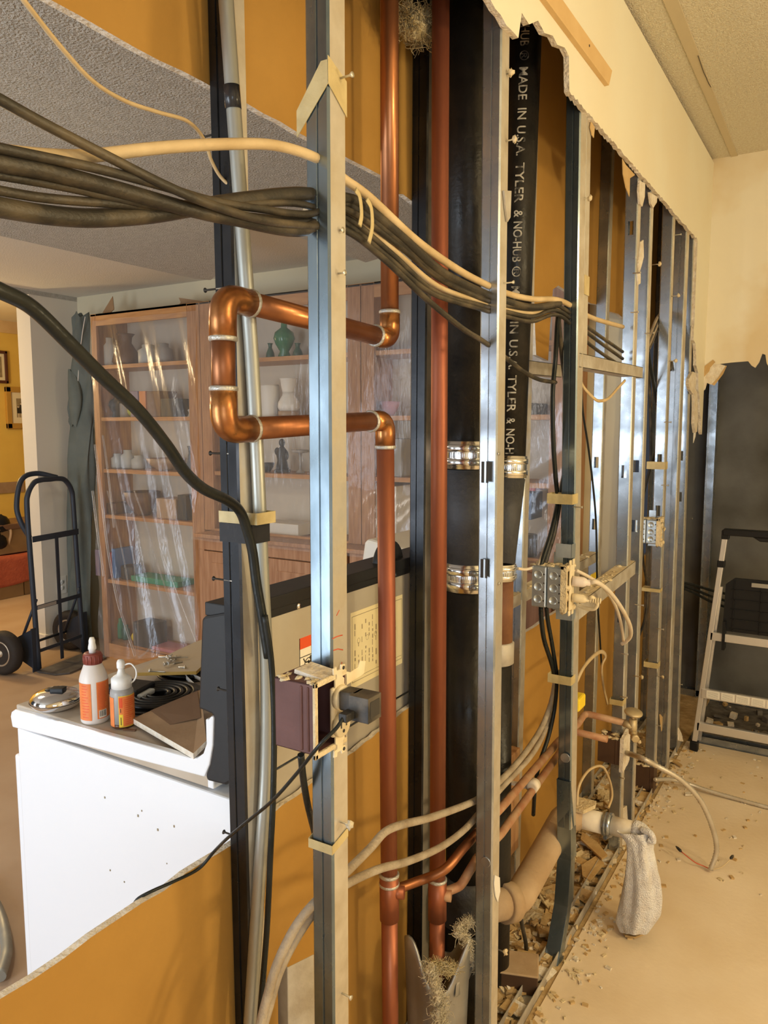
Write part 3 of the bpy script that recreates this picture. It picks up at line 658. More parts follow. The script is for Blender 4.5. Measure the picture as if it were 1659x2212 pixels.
elbow(t1, P0, P1, P2, RR+0.0022); elbow(t1, P1, P2, P3, RR+0.0026, L=0.06, R=0.04); elbow(t1, P2, P3, P4, RR+0.0026, L=0.06, R=0.04); elbow(t1, P3, P4, P5, RR+0.0022)
b = MB(); b.tube([onp(TZ1), onp(TZ0)], RR+0.003, 'copper_red', 20)
c1 = onp((TZ0+TZ1)/2+0.012); b.tube([c1, c1+Vector((0.03, 0.012, 0.001))], 0.0135, 'copper_red', 16)
tee = b.build('tee', t1)
for z_ in (TZ1, (TZ0+TZ1)/2+0.030):
    b = MB(); ring(b, onp(z_), (0, 0, 1), RR+0.002); b.build('solder_ring', tee, label='grey solder ring')

QX = -0.75
q0 = PX(951, 300, QX); q1 = PX(945, 1900, QX); dq = (q0-q1)
def onq(z): return q1+dq*((z-q1.z)/dq.z)
t2 = thing('copper_riser', 'straight reddish copper riser standing close against the left black iron stack', 'pipe', onq(0.05))
z0t, z1t = PX(945, 1985, QX).z, PX(945, 1900, QX).z
b = MB(); b.tube([onq(2.66), onq(z1t)], RR, 'copper_red', 20); b.build('pipe', t2)
b = MB(); b.tube([onq(z0t), onq(0.05)], RR, 'copper_red', 20); b.build('pipe', t2)
b = MB(); b.tube([onq(z1t), onq(z0t)], RR+0.0035, 'copper_red', 20); c2 = onq((z0t+z1t)/2+0.012)
b.tube([c2, c2+Vector((0.03, 0.010, 0.0))], 0.0125, 'copper_dusty', 14); tee = b.build('tee', t2)
b = MB(); ring(b, onq(z1t), (0, 0, 1), RR+0.002); b.build('solder_ring', tee, label='grey solder ring')

# two branch lines running along the chase to the valve
LX = -0.695
pts = [c1, PX(905, 1903, -0.755), PX(940, 1890, -0.725), PX(968, 1872, -0.705), PX(1000, 1833, LX), PX(1030, 1800, LX)]
b = MB(); b.tube(catmull(pts, 6), 0.0105, 'copper', 14)
e = PX(1205, 1603, LX); b.tube([PX(1030, 1800, LX), PX(1085, 1742, LX), e], 0.0105, 'copper_dusty', 14)
v1 = PX(1247, 1566, LX); v2 = PX(1264, 1541, LX); v3 = PY(1352, 1562, v2.y)
b.tube(fillet([e, v1, v2, v3], 0.018, 6), 0.0105, 'copper_dusty', 14)
br1 = b.build('water_line', label='upper thin copper line branching from the looped riser and ending at the valve', cat='pipe')
pts = [c2, PX(985, 1918, -0.72), PX(998, 1908, -0.71), PX(1012, 1885, -0.70), PX(1030, 1855, LX)]
b = MB(); b.tube(catmull(pts, 6), 0.0105, 'copper_dusty', 14)
e = PX(1205, 1632, LX); b.tube([PX(1030, 1855, LX), PX(1083, 1800, LX), e], 0.0105, 'copper_dusty', 14)
w1 = PX(1240, 1580, LX); w2 = PY(1312, 1597, w1.y); b.tube(fillet([e, w1, w2], 0.015, 6), 0.0105, 'copper_dusty', 14)
br2 = b.build('water_line', label='lower thin copper line branching from the straight riser, held by a white clip', cat='pipe')
c = PX(1152, 1697, LX); d = (e-PX(1083, 1800, LX)).normalized()
b = MB(); b.lathe([(0.0108, -0.012), (0.017, -0.012), (0.017, 0.012), (0.0108, 0.012)], c, 'white_pipe', 16, d); b.box(-0.835, LX, c.y-0.006, c.y+0.006, c.z-0.012, c.z-0.004, 'white_pipe')
b.build('pipe_clip', label='small white plastic pipe clip on the lower thin copper line', cat='clip')
# angle stop valve
vc = PY(1367, 1570, v2.y); t = thing('angle_valve', 'dusty brass angle stop valve with oval handle on the pipe end by the close pair', 'valve', v3)
b = MB(); b.tube([v3-Vector((0.006, 0, 0)), vc], 0.012, 'brass', 12); b.tube([vc+Vector((0, 0, 0.025)), vc-Vector((0, 0, 0.022))], 0.012, 'brass', 12)
b.tube([vc-Vector((0, 0.0, 0.016)), vc+Vector((0.012, -0.024, -0.022))], 0.010, 'brass', 12); b.build('valve_body', t)
b = MB(); hp = vc+Vector((0, 0, 0.042)); b.lathe([(0.001, 0), (0.026, 0), (0.028, 0.004), (0.026, 0.008), (0.001, 0.008)], hp, 'brass', 18, (0.15, -0.1, 1)); b.tube([vc+Vector((0, 0, 0.02)), hp], 0.005, 'brass', 8); b.build('valve_handle', t)
b = MB(); b.lathe([(0.0095, 0), (0.013, 0), (0.013, 0.012), (0.0095, 0.012)], vc+Vector((0.012, -0.024, -0.022)), 'brass', 6, Vector((0.4, -0.8, -0.2))); b.build('nut', t)

# cast iron stacks
SX = -0.755
def band(b, p, d, r, h, m='steel_band'):
    """clamp sleeve: smooth steel jacket with two ribbed straps"""
    prof = [(r, 0), (r+0.003, 0.001), (r+0.003, h-0.001), (r, h)]
    b.lathe(prof, p, m, 36, d)
    for f in (0.12, 0.62):
        h0 = h*f; h1 = h0+h*0.26
        b.lathe([(r+0.003, h0), (r+0.0058, h0+0.001), (r+0.0058, h1-0.001), (r+0.003, h1)], p, m, 36, d)
def ribs(b, p, r, h0, h1, a0, a1, n, m='steel_band'):
    for i in range(n):
        a = a0+(a1-a0)*i/(n-1); c = Vector((math.cos(a), math.sin(a), 0))*r
        b.box(p.x+c.x-0.0008, p.x+c.x+0.0008, p.y+c.y-0.0014, p.y+c.y+0.0014, p.z+h0, p.z+h1, m, Matrix.Rotation(a, 3, 'Z'))
s0 = PX(1012, 100, SX); s1 = PX(1012, 1900, SX)
def ons(z): return s1+(s0-s1)*((z-s1.z)/(s0.z-s1.z))
R1 = 0.0555
z_a1, z_a0 = PX(995, 955, SX-0.03).z+0.004, PX(995, 1010, SX-0.03).z
z_b1, z_b0 = PX(995, 1207, SX-0.03).z, PX(995, 1266, SX-0.03).z
t = thing('iron_stack', 'thick black iron soil stack left of the broad grey stud, with two steel clamps', 'pipe', ons(0.0))
for (za, zb, m, r) in ((2.66, z_a1, 'cast_iron', R1), (z_a0, z_b1, 'rubber_sleeve', R1+0.001), (z_b0, 0.30, 'cast_iron', R1)):
    b = MB(); b.tube([ons(za), ons(zb)], r, m, 40); b.build('pipe', t)
b = MB(); b.lathe([(R1, 0.0), (R1+0.016, 0.012), (R1+0.018, 0.10), (R1+0.010, 0.125), (R1, 0.13)], ons(0.30)-Vector((0, 0, 0.02)), 'rubber_sleeve', 36)
b.tube([ons(0.28), ons(0.0)], R1+0.005, 'cast_iron', 36); b.build('hub', t)
for (za, zb) in ((z_a0, z_a1), (z_b0, z_b1)):
    b = MB(); p = ons(za); band(b, p, (0, 0, 1), R1+0.001, zb-za)
    ac = math.atan2(-p.y, -p.x)
    for i in range(22):
        a = ac-0.75+1.5*i/21; c = Vector((math.cos(a), math.sin(a), 0))*(R1+0.0062)
        b.box(p.x+c.x-0.0012, p.x+c.x+0.0012, p.y+c.y-0.0012, p.y+c.y+0.0012, za+(zb-za)*0.40, za+(zb-za)*0.60, 'steel_band', Matrix.Rotation(a, 3, 'Z'))
    o = b.build('clamp', t, label='shiny steel clamp')
    for f in (0.25, 0.75):
        b = MB()
        c = Vector((math.cos(ac+0.25), math.sin(ac+0.25), 0))*(R1+0.010); q = p+c+Vector((0, 0, (zb-za)*f)); tn = Vector((-math.sin(ac+.25), math.cos(ac+.25), 0))
        b.tube([q-tn*0.015, q+tn*0.015], 0.0062, 'galvanized', 10)
        b.build('screw_housing', o)
R2 = 0.043
pts2 = [Vector((SX, 1.886, 2.66)), PX(1131, 100, SX), PX(1098, 1000, SX)]
def on2(z):
    a, c = (pts2[1], pts2[2]); return c+(a-c)*((z-c.z)/(a.z-c.z))
za1, za0 = PX(1112, 983, SX).z, PX(1112, 1030, SX).z
zb1, zb0 = PX(1098, 1208, SX).z, PX(1098, 1252, SX).z
zc1, zc0 = PX(1095, 1384, SX).z, PX(1095, 1432, SX).z
def low2(px, py): return PX(px, py, SX)
t = thing('iron_stack', 'black iron vent stack with cast lettering right of the broad grey stud', 'pipe', Vector((SX, 1.80, 0.0)))
b = MB(); b.tube([on2(2.66), on2(za1)], R2, 'cast_iron', 40); up_pipe = b.build('pipe', t)
ca0, cb1 = on2(za0), low2(1078, 1208); cb1.z = zb1
b = MB(); b.tube([ca0, cb1], R2, 'rubber_sleeve', 36, rs=[R2+0.001, 0.040]); b.build('sleeve', t)
cb0 = low2(1077, 1252); cc1 = low2(1075, 1384); cc0 = low2(1074, 1432); cb = low2(1073, 1900)
b = MB(); b.tube([cb0, cc1], 0.0375, 'rusty_pipe', 32); b.build('pipe', t, label='rust brown pipe piece')
b = MB(); b.tube([cc0, Vector((SX, cb.y, 0.30)), Vector((SX, cb.y, 0.0))], 0.037, 'cast_iron', 32); b.build('pipe', t)
for (p, q, r) in ((on2(za0), on2(za1), R2+0.001), (cb0, cb1, 0.040)):
    b = MB(); d = (q-p); band(b, p, d, r, d.length); ac = math.atan2(-p.y, -p.x)
    for i in range(16):
        a = ac-0.6+1.5*i/15; c = Vector((math.cos(a), math.sin(a), 0))*(r+0.006); f = p+d*0.5
        b.box(f.x+c.x-0.0012, f.x+c.x+0.0012, f.y+c.y-0.0012, f.y+c.y+0.0012, f.z-d.length*0.13, f.z+d.length*0.13, 'steel_band', Matrix.Rotation(a, 3, 'Z'))
    b.build('clamp', t, label='shiny steel clamp')
b = MB(); d = cc1-cc0; b.lathe([(0.0375, 0), (0.042, 0.003), (0.042, d.length-0.003), (0.0375, d.length)], cc0, 'galvanized_dusty', 32, d); b.build('clamp', t, label='dull dusty clamp')

def wrap_text(txt, zt, zb, ctr, R, off, hgt, m, parent, name='lettering'):
    """raised lettering reading downwards on a standing pipe, between heights zt and zb"""
    cu = bpy.data.curves.new('t', 'FONT'); cu.body = txt; cu.size = 1.0; cu.offset = 0.012; cu.resolution_u = 3
    to = bpy.data.objects.new('t', cu); COL.objects.link(to)
    bpy.context.view_layer.update()
    dg = bpy.context.evaluated_depsgraph_get(); me = bpy.data.meshes.new_from_object(to.evaluated_get(dg))
    bpy.data.objects.remove(to); bpy.data.curves.remove(cu)
    bm = bmesh.new(); bm.from_mesh(me)
    bmesh.ops.triangulate(bm, faces=bm.faces)
    for _ in range(2):
        es = [e_ for e_ in bm.edges if e_.calc_length() > 0.22]
        if es: bmesh.ops.subdivide_edges(bm, edges=es, cuts=1)
    xs = [v.co.x for v in bm.verts]; x0, x1 = min(xs), max(xs)
    org = ORG[parent.name]
    for v in bm.verts:
        z = zt+(zb-zt)*((v.co.x-x0)/(x1-x0)); c = ctr(z)
        a = math.atan2(-c.y, -c.x)+off+(v.co.y-0.35)*hgt/R
        v.co = Vector((c.x+R*math.cos(a), c.y+R*math.sin(a), z))-org
    bm.to_mesh(me); bm.free()
    me.name = name; me.materials.clear(); me.materials.append(MATS[m])
    o = bpy.data.objects.new(name, me); COL.objects.link(o); o.parent = parent; ORG[o.name] = org
    return o
for word, ya, yb_ in (('NO-HUB', 40, 128), ('®', 138, 160), ('MADE', 174, 244), ('IN', 262, 286), ('U.S.A.', 300, 363), ('TYLER', 378, 462), ('&', 478, 493), ('NO-HUB', 502, 586), ('®', 595, 617), ('MADE', 636, 694), ('IN', 709, 733), ('U.S.A.', 746, 806), ('TYLER', 818, 892), ('&', 903, 916), ('NO-H', 926, 976)):
    wrap_text(word, PX(1140, ya, SX).z, PX(1140, yb_, SX).z, on2, R2+0.0007, 0.06, 0.030, 'pipe_letters', up_pipe)

# dusty drain arm with capped, cloth-plugged end
DX = -0.70
d0 = PX(1040, 1962, -0.752); d1 = PX(1118, 1945, DX); d2 = PX(1180, 1835, DX); d3 = PX(1218, 1765, DX)
yy = d3.y+0.03; d4 = PY(1246, 1765, yy); d5 = PY(1304, 1779, yy); d6 = PY(1322, 1783, yy); d7 = PY(1372, 1796, yy)
t = thing('drain_arm', 'dust-caked drain pipe rising from the black stack and turning out of the wall', 'pipe', d1)
b = MB(); b.tube(fillet([d0, d1, d2, d3, d4], 0.035, 8), 0.040, 'dust_pipe', 24); b.build('pipe', t)
b = MB(); b.tube([d4-Vector((0.02, 0, 0)), d5], 0.031, 'white_pipe', 24); b.tube([d6, d7], 0.028, 'white_pipe', 24); b.build('pipe', t, label='white painted pipe end')
b = MB(); b.lathe([(0.031, 0), (0.035, 0.001), (0.035, 0.010), (0.034, 0.012), (0.035, 0.014), (0.035, (d6-d5).length)], d5, 'galvanized', 28, d6-d5)
b.tube([d5+Vector((0.01, -0.02, -0.033)), d5+Vector((0.016, 0.015, -0.040))], 0.006, 'galvanized', 8); b.build('clamp', t, label='steel band clamp')
b = MB(); b.lathe([(0.045, -0.018), (0.050, -0.016), (0.050, 0.016), (0.045, 0.018)], d0.lerp(d1, 0.72), 'dust_pipe', 24, d1-d0); b.build('hub', t)
b = MB(); q = d4+Vector((0.0, 0.0, 0.03)); b.prism([q+Vector((-0.05, -0.03, 0)), q+Vector((0.03, -0.035, 0.004)), q+Vector((0.055, 0.0, 0.012)), q+Vector((0.05, 0.03, 0.01)), q+Vector((-0.04, 0.035, 0.006))], (0, 0, 0.012), 'plaster_dust')
b.build('drywall_scrap', label='pale drywall scrap lying on the elbow of the dusty drain pipe', cat='drywall scrap')

# white cloth stuffed in the pipe end and hanging down
cy = yy-0.02
outl = [((1330, 1790), (1404, 1796)), ((1352, 1812), (1412, 1812)), ((1356, 1835), (1408, 1835)), ((1352, 1870), (1416, 1868)), ((1347, 1905), (1424, 1900)), ((1341, 1945), (1427, 1940)), ((1334, 1980), (1424, 1975)), ((1343, 2000), (1405, 2004))]
def cloth(u, v):
    n = len(outl)-1; f = v*n; i = min(int(f), n-1); t_ = f-i
    L = PY(*outl[i][0], cy).lerp(PY(*outl[i+1][0], cy), t_); Rr = PY(*outl[i][1], cy).lerp(PY(*outl[i+1][1], cy), t_)
    c = (L+Rr)/2; w = (Rr-L)/2; a = 2*math.pi*u
    k = 1+0.09*math.sin(5*a+v*3)+0.05*math.sin(9*a-5*v)
    return c+w*math.cos(a)*k+Vector((0.0, math.sin(a)*(0.030+0.018*v)*k, 0.006*math.sin(3*a)*v))
b = MB(); b.grid(cloth, 48, 28, 'terry_cloth'); q0_ = d7
b.tube(fillet([d7-Vector((0.012, 0, 0)), d7+Vector((0.018, 0, 0.0)), d7+Vector((0.03, -0.015, -0.06))], 0.03, 8), 0.033, 'terry_cloth', 20)
cl = b.build('cloth_rag', label='white terry cloth stuffed in the drain pipe end and hanging to the floor', cat='cloth')
md = cl.modifiers.new('sub', 'SUBSURF'); md.levels = 1; md.render_levels = 1
b = MB(); b.tube(catmull([PY(1385, 1792, cy-.01), PY(1405, 1800, cy-0.02), PY(1411, 1818, cy-0.02), PY(1400, 1812, cy-.02)], 5), 0.009, 'terry_cloth', 10); b.build('cloth_corner', cl)
b = MB(); p = PZ(1365, 2010, 0.0); b.prism([PZ(x, y, 0.004) for x, y in ((1340, 2006), (1388, 2004), (1392, 2020), (1372, 2028), (1350, 2024))], (0, 0, 0.006), 'torn_paper')
b.build('drywall_scrap', label='brown drywall scrap lying under the hanging white cloth', cat='drywall scrap')

# conduit leaning across the far row
b = MB(); CXp = -0.8225
pts = [PX(484, -60, CXp), PX(506, 250, CXp), PX(527, 540, CXp), PX(543, 760, CXp), PX(556, 1000, CXp), PX(567, 1250, CXp), PX(576, 1450, CXp), PX(574, 1680, CXp), PX(558, 1930, CXp), PX(541, 2200, CXp)]
dl = pts[-1]-pts[-2]; pts.append(pts[-1]+dl*((0.02-pts[-1].z)/dl.z))
b.tube(catmull(pts, 6), 0.0112, 'conduit', 20)
t = b.build('conduit', label='leaning grey steel conduit crossing in front of the black-looking stud', cat='conduit')
b = MB(); p = PX(500, 185, CXp); q = PX(504, 236, CXp); b.tube([p, q], 0.0122, 'black_tape', 20); b.build('black_tape', t)

# ================================================================ CABLES
def cable(name, label, pts, r, m, parent=None, n=10, step=7, flat=1.0, group=None, rs=None, cat='cable'):
    b = MB(); pp = catmull([p if isinstance(p, Vector) else PX(*p) for p in pts], step)
    b.tube(pp, r, m, n, flat=flat)
    if parent: return b.build(name, parent)
    return b.build(name, label=label, cat=cat, group=group)
G = 'power cables of the upper bundle'
A_, B_ = -0.654, -0.655
cable('power_cable', 'thick pale tan cable, highest of the upper bundle', [(-40, 322, -.68), (100, 336, -.68), (200, 336, -.68), (350, 319, -.672), (500, 311, -.662), (600, 315, A_), (690, 345, A_), (745, 388, A_), (800, 428, -.65), (900, 520, -.65), (985, 580, -.65), (1040, 610, B_), (1095, 634, B_), (1150, 646, B_), (1212, 650, B_), (1275, 685, B_), (1345, 706, B_)], 0.0068, 'cable_tan', group=G)
cable('power_cable', 'black cable crossing diagonally over the upper bundle from highest at left', [(-40, 195, -.66), (0, 215, -.66), (100, 270, -.66), (250, 347, -.656), (350, 397, -.65), (450, 440, -.646), (560, 474, -.646), (660, 488, A_), (745, 497, A_), (830, 560, -.652), (920, 645, -.65), (1000, 710, -.65), (1040, 735, B_), (1095, 775, B_), (1130, 802, -.67), (1165, 820, -.68), (1200, 826, -.69)], 0.0052, 'cable_dusty', group=G)
cable('power_cable', 'black cable just under the pale one at the left edge', [(-40, 305, -.665), (0, 320, -.665), (200, 362, -.66), (350, 402, -.657), (450, 432, -.654), (560, 451, -.652), (660, 463, A_), (745, 452, A_), (850, 522, -.66), (950, 600, -.66), (1040, 645, B_), (1095, 660, B_), (1150, 668, B_), (1208, 662, B_), (1280, 715, B_), (1345, 760, B_)], 0.0050, 'cable_dusty', group=G)
cable('power_cable', 'thick black cable in the middle of the upper bundle', [(-40, 345, -.672), (0, 352, -.672), (100, 370, -.67), (250, 408, -.67), (400, 450, -.665), (500, 472, -.66), (660, 496, -.66), (745, 428, -.66), (850, 497, -.655), (950, 585, -.655), (1040, 632, B_), (1095, 652, B_), (1150, 664, B_), (1208, 656, B_)], 0.0085, 'cable_dusty', group=G)
cable('power_cable', 'slim black cable under the thick middle one', [(-40, 372, -.68), (0, 378, -.68), (150, 405, -.68), (300, 438, -.675), (450, 458, -.67), (660, 478, -.665), (745, 470, -.662), (845, 548, -.66), (940, 630, -.66), (1040, 660, B_), (1095, 674, B_), (1150, 684, B_), (1208, 672, B_), (1280, 728, B_), (1345, 775, B_)], 0.0050, 'cable_dusty', group=G)
cable('power_cable', 'thickest glossy black cable, lowest of the upper bundle at left', [(-40, 440, -.69), (0, 448, -.69), (100, 464, -.69), (200, 471, -.69), (320, 464, -.685), (430, 447, -.68), (540, 430, -.672), (660, 420, -.665), (745, 440, -.665), (850, 512, -.662), (950, 596, -.662), (1040, 640, -.66)], 0.0098, 'cable_dusty', group=G)
cable('power_cable', 'slim dark cable riding on top of the thickest one', [(-40, 404, -.685), (0, 412, -.685), (100, 428, -.685), (250, 440, -.68), (450, 452, -.672), (560, 440, -.665), (660, 443, -.66), (745, 482, -.66), (840, 558, -.658), (930, 632, -.656), (1040, 668, B_), (1095, 684, B_), (1150, 694, B_), (1210, 682, B_), (1275, 745, B_), (1340, 790, B_)], 0.0048, 'cable_dusty', group=G)
cable('power_cable', 'pale slim cable along the under side of the bundle right of the nearest stud', [(660, 455, -.67), (745, 462, -.668), (850, 540, -.667), (945, 618, -.666), (1040, 652, -.66), (1095, 668, -.66), (1150, 676, -.66), (1208, 668, -.66)], 0.0050, 'cable_tan', group=G)
cable('bell_wire', 'thin tan wire drooping in front of the textured soffit', [(20, -40, -.72), (60, 12, -.72), (130, 100, -.74), (200, 175, -.76), (270, 218, -.78), (340, 242, -.80), (405, 262, -.82), (440, 300, -.84), (456, 345, -.85), (475, 380, -.85), (500, 405, -.84)], 0.0026, 'cable_tan')
cable('heavy_cable', 'heavy black cable sweeping down from the left edge to the taped stud', [(-60, 600, -.70), (0, 628, -.70), (70, 665, -.705), (150, 742, -.71), (220, 812, -.72), (300, 888, -.735), (360, 962, -.75), (400, 1020, -.765), (440, 1056, -.785), (490, 1080, -.80), (518, 1104, -.81), (532, 1140, -.812), (545, 1190, -.812), (554, 1260, -.812), (566, 1330, -.808), (580, 1420, -.803)], 0.0080, 'cable_black', n=14)
cable('black_cable', 'black cable running down beside the leaning conduit', [(572, 1330, -.795), (586, 1430, -.795), (592, 1560, -.795), (590, 1720, -.795), (584, 1850, -.795), (577, 2000, -.795), (566, 2140, -.795), (556, 2260, -.795)], 0.0052, 'cable_black')
Gb = 'grey flexible cables low in the wall'
cable('flexible_cable', 'upper of two grey flexible cables passing low through the nearest and broad studs', [(556, 2240, -.70), (576, 2160, -.70), (600, 2080, -.70), (640, 2000, -.69), (690, 1940, -.672), (752, 1880, -.68), (800, 1832, -.685), (832, 1797, -.688), (870, 1781, -.69), (940, 1763, -.69), (1035, 1725, -.688), (1085, 1682, -.69), (1130, 1632, -.70), (1168, 1575, -.71), (1190, 1520, -.71), (1200, 1470, -.705)], 0.0076, 'cable_grey', group=Gb)
cable('flexible_cable', 'lower of two grey flexible cables passing low through the nearest and broad studs', [(556, 2260, -.705), (582, 2170, -.705), (606, 2092, -.705), (650, 2010, -.695), (700, 1945, -.675), (752, 1908, -.68), (820, 1877, -.685), (880, 1861, -.69), (950, 1831, -.69), (1000, 1795, -.69), (1035, 1757, -.69), (1085, 1700, -.692), (1150, 1628, -.70), (1182, 1565, -.712), (1197, 1510, -.712), (1203, 1470, -.708)], 0.0074, 'cable_grey', group=Gb)
Gc = 'black cables beside the switch box stud'
VX = -0.69
cable('black_cable', 'left of two black cables hanging beside the switch box stud above the tape', [(1208, 668, -.66), (1204, 700, -.67), (1200, 770, VX), (1194, 850, VX), (1195, 950, VX), (1200, 1030, VX), (1204, 1085, VX), (1192, 1145, VX), (1180, 1185, -.695), (1168, 1222, -.70)], 0.0062, 'cable_black', group=Gc)
cable('black_cable', 'right bowed black cable hanging beside the switch box stud above the tape', [(1208, 660, -.66), (1207, 700, -.668), (1214, 765, -.68), (1224, 850, -.68), (1229, 925, -.68), (1223, 1000, -.68), (1213, 1055, -.685), (1208, 1090, -.688), (1197, 1150, -.69), (1185, 1190, -.695), (1176, 1222, -.70)], 0.0068, 'cable_dusty', group=Gc)
cable('black_cable', 'pale-streaked cable fanning from the tape down into the switch boxes', [(1203, 1075, -.70), (1200, 1100, -.70), (1188, 1150, -.702), (1174, 1190, -.703), (1162, 1222, -.705)], 0.0036, 'cable_grey', group=Gc)
cable('black_cable', 'left of two black cables dropping below the switch boxes', [(1168, 1310, -.70), (1170, 1345, -.70), (1176, 1385, -.70), (1190, 1428, -.695), (1200, 1465, -.69)], 0.0064, 'cable_black', group=Gc)
cable('black_cable', 'right of two black cables dropping below the switch boxes', [(1180, 1312, -.695), (1184, 1345, -.695), (1193, 1395, -.69), (1200, 1440, -.688), (1203, 1470, -.688), (1198, 1530, -.695), (1185, 1590, -.70), (1165, 1650, -.71), (1156, 1700, -.72), (1152, 1760, -.74)], 0.0058, 'cable_black', group=Gc)
cable('thin_cable', 'thin black cable falling behind the upper rail past the white-glaring web', [(1256, 800, -.70), (1258, 880, -.72), (1270, 960, -.74), (1280, 1040, -.745), (1287, 1120, -.75), (1289, 1200, -.75), (1291, 1300, -.76), (1296, 1380, -.77), (1300, 1450, -.78)], 0.0034, 'cable_black')
cable('thin_cable', 'tan cable drooping in a loop under the upper rail', [(1252, 815, -.66), (1262, 838, -.66), (1285, 862, -.655), (1298, 866, -.652), (1315, 860, -.65), (1335, 838, -.645), (1350, 822, -.642)], 0.0048, 'cable_tan', flat=0.6)
cable('thin_cable', 'short black cable hanging right of the close pair into the dark', [(1398, 740, -.66), (1404, 790, -.67), (1416, 850, -.68), (1421, 900, -.68), (1418, 960, -.69), (1410, 1010, -.69)], 0.0068, 'cable_black')
cable('thin_cable', 'brown cable curling behind the stud with the small dusty box', [(1400, 760, -.69), (1404, 860, -.70), (1406, 960, -.70), (1405, 1005, -.70), (1392, 1060, -.72), (1385, 1110, -.72), (1388, 1200, -.72), (1398, 1270, -.71), (1394, 1330, -.71), (1378, 1380, -.73), (1358, 1420, -.75)], 0.0052, 'cable_dusty')
for i, (dy, dx, lab) in enumerate(((0, 0, 'topmost'), (9, 2, 'middle'), (17, 5, 'lowest'))):
    cable('alcove_cable', lab+' of three dark cables leaving the last stud into the alcove', [PX(1465, 1256+dy*0.6, -.66), PY(1500, 1264+dy, 3.95), PY(1540, 1276+dy*1.5, 4.2), PY(1600, 1290+dy*1.9, 4.4)], 0.0068, 'cable_black', group='cables crossing the alcove')
for i in range(5):
    cable('bundle_cable', 'tangle of dark cables in the black gap before the last studs', [PX(1448+i*3, 800-6*i, -.672), PX(1460+i*2, 740-14*i, -.672), PX(1474+i*2, 690-12*i, -.675), PX(1488, 650-8*i, -.68)], 0.006, 'cable_dusty', group='cable tangle before the last studs')
for i, lab in enumerate(('topmost', 'second', 'third', 'lowest')):
    cable('bundle_cable', lab+' of four dusty cables emerging between the close pair and the next stud', [PX(1398, 762-8*i, -.66), PX(1408, 740-9*i, -.67), PX(1420, 710-8*i, -.68), PX(1432, 690-6*i, -.70)], 0.0055, 'cable_grey' if i % 2 else 'cable_dusty', group='dusty cables past the close pair')
cable('tan_cable', 'tan cable hooking behind the switch box stud below its tape', [(1243, 1478, -.66), (1262, 1440, -.675), (1285, 1415, -.69), (1300, 1408, -.70), (1308, 1418, -.70), (1300, 1440, -.71), (1303, 1480, -.72), (1312, 1520, -.73)], 0.0070, 'cable_tan', flat=0.6)
cable('tan_cable', 'thin tan loop of cable above the elbow of the drain pipe', [(1246, 1740, -.66), (1250, 1700, -.66), (1268, 1668, -.66), (1290, 1655, -.655), (1305, 1660, -.65), (1318, 1690, -.65), (1322, 1720, -.65), (1314, 1745, -.65)], 0.0042, 'cable_tan')
cable('fine_wire', 'white wire curving behind the upper end of the switch boxes', [PX(1118, 1228, -.74), PX(1135, 1230, -.73), PX(1150, 1226, -.72), PX(1162, 1218, -.71)], 0.004, 'cable_white')
cable('grey_wire', 'grey wire dropping from the drain hub to the junction box on the rubble', [PX(1122, 1958, -.72), PX(1128, 2000, -.72), PX(1136, 2040, -.72), PX(1136, 2080, -.72), PX(1132, 2120, -.72)], 0.0058, 'cable_dusty')
def armored(label, pts, r):
    b = MB(); pp0 = catmull(pts, 40); pp = [pp0[0]]; acc = 0.0
    for i in range(1, len(pp0)):
        acc += (pp0[i]-pp0[i-1]).length
        if acc > 0.0048: pp.append(pp0[i]); acc = 0.0
    rs = [r*(1.0 if i % 2 else 0.76) for i in range(len(pp))]
    b.tube(pp, r, 'armored_cable', 12, rs=rs); return b.build('armored_cable', label=label, cat='cable')
ac1 = armored('white armored cable arching from the dark brown box and ending bare on the floor', [PX(1352, 1626, -.615), PZ(1385, 1637, .45), PZ(1420, 1655, .425), PZ(1470, 1684, .38), PZ(1512, 1728, .30), PZ(1538, 1785, .185), PZ(1548, 1835, .085), PZ(1535, 1878, .014)], 0.0092)
ac2 = armored('armored cable snaking along the floor out of the right edge', [PX(1414, 1684, -.625), PZ(1450, 1684, .05), PZ(1490, 1694, .03), PZ(1530, 1708, .018), PZ(1600, 1728, .012), PZ(1659, 1744, .010), PZ(1760, 1770, .010)], 0.0088)
b = MB(); e0 = PZ(1535, 1878, .012)
b.tube(catmull([e0, PZ(1518, 1870, .012), PZ(1500, 1862, .02), PZ(1472, 1840, .035)], 5), 0.0018, 'red_mark', 6); b.tube(catmull([e0, PZ(1556, 1874, .012), PZ(1572, 1862, .02), PZ(1580, 1853, .03)], 5), 0.0015, 'cable_tan', 6)
wn = b.build('bare_wires', ac1)
b = MB(); b.lathe([(0.003, 0), (0.0052, 0.006), (0.0048, 0.018), (0.002, 0.027)], PZ(1472, 1840, .035), 'black_plastic_dusty', 10, PZ(1454, 1822, .045)-PZ(1472, 1840, .035)); b.build('wire_nut', ac1)
b = MB(); b.lathe([(0.003, 0), (0.0052, 0.006), (0.0048, 0.018), (0.002, 0.024)], PZ(1578, 1855, .03), 'black_plastic_dusty', 10, PZ(1592, 1838, .036)-PZ(1578, 1855, .03)); b.build('wire_nut', ac1)

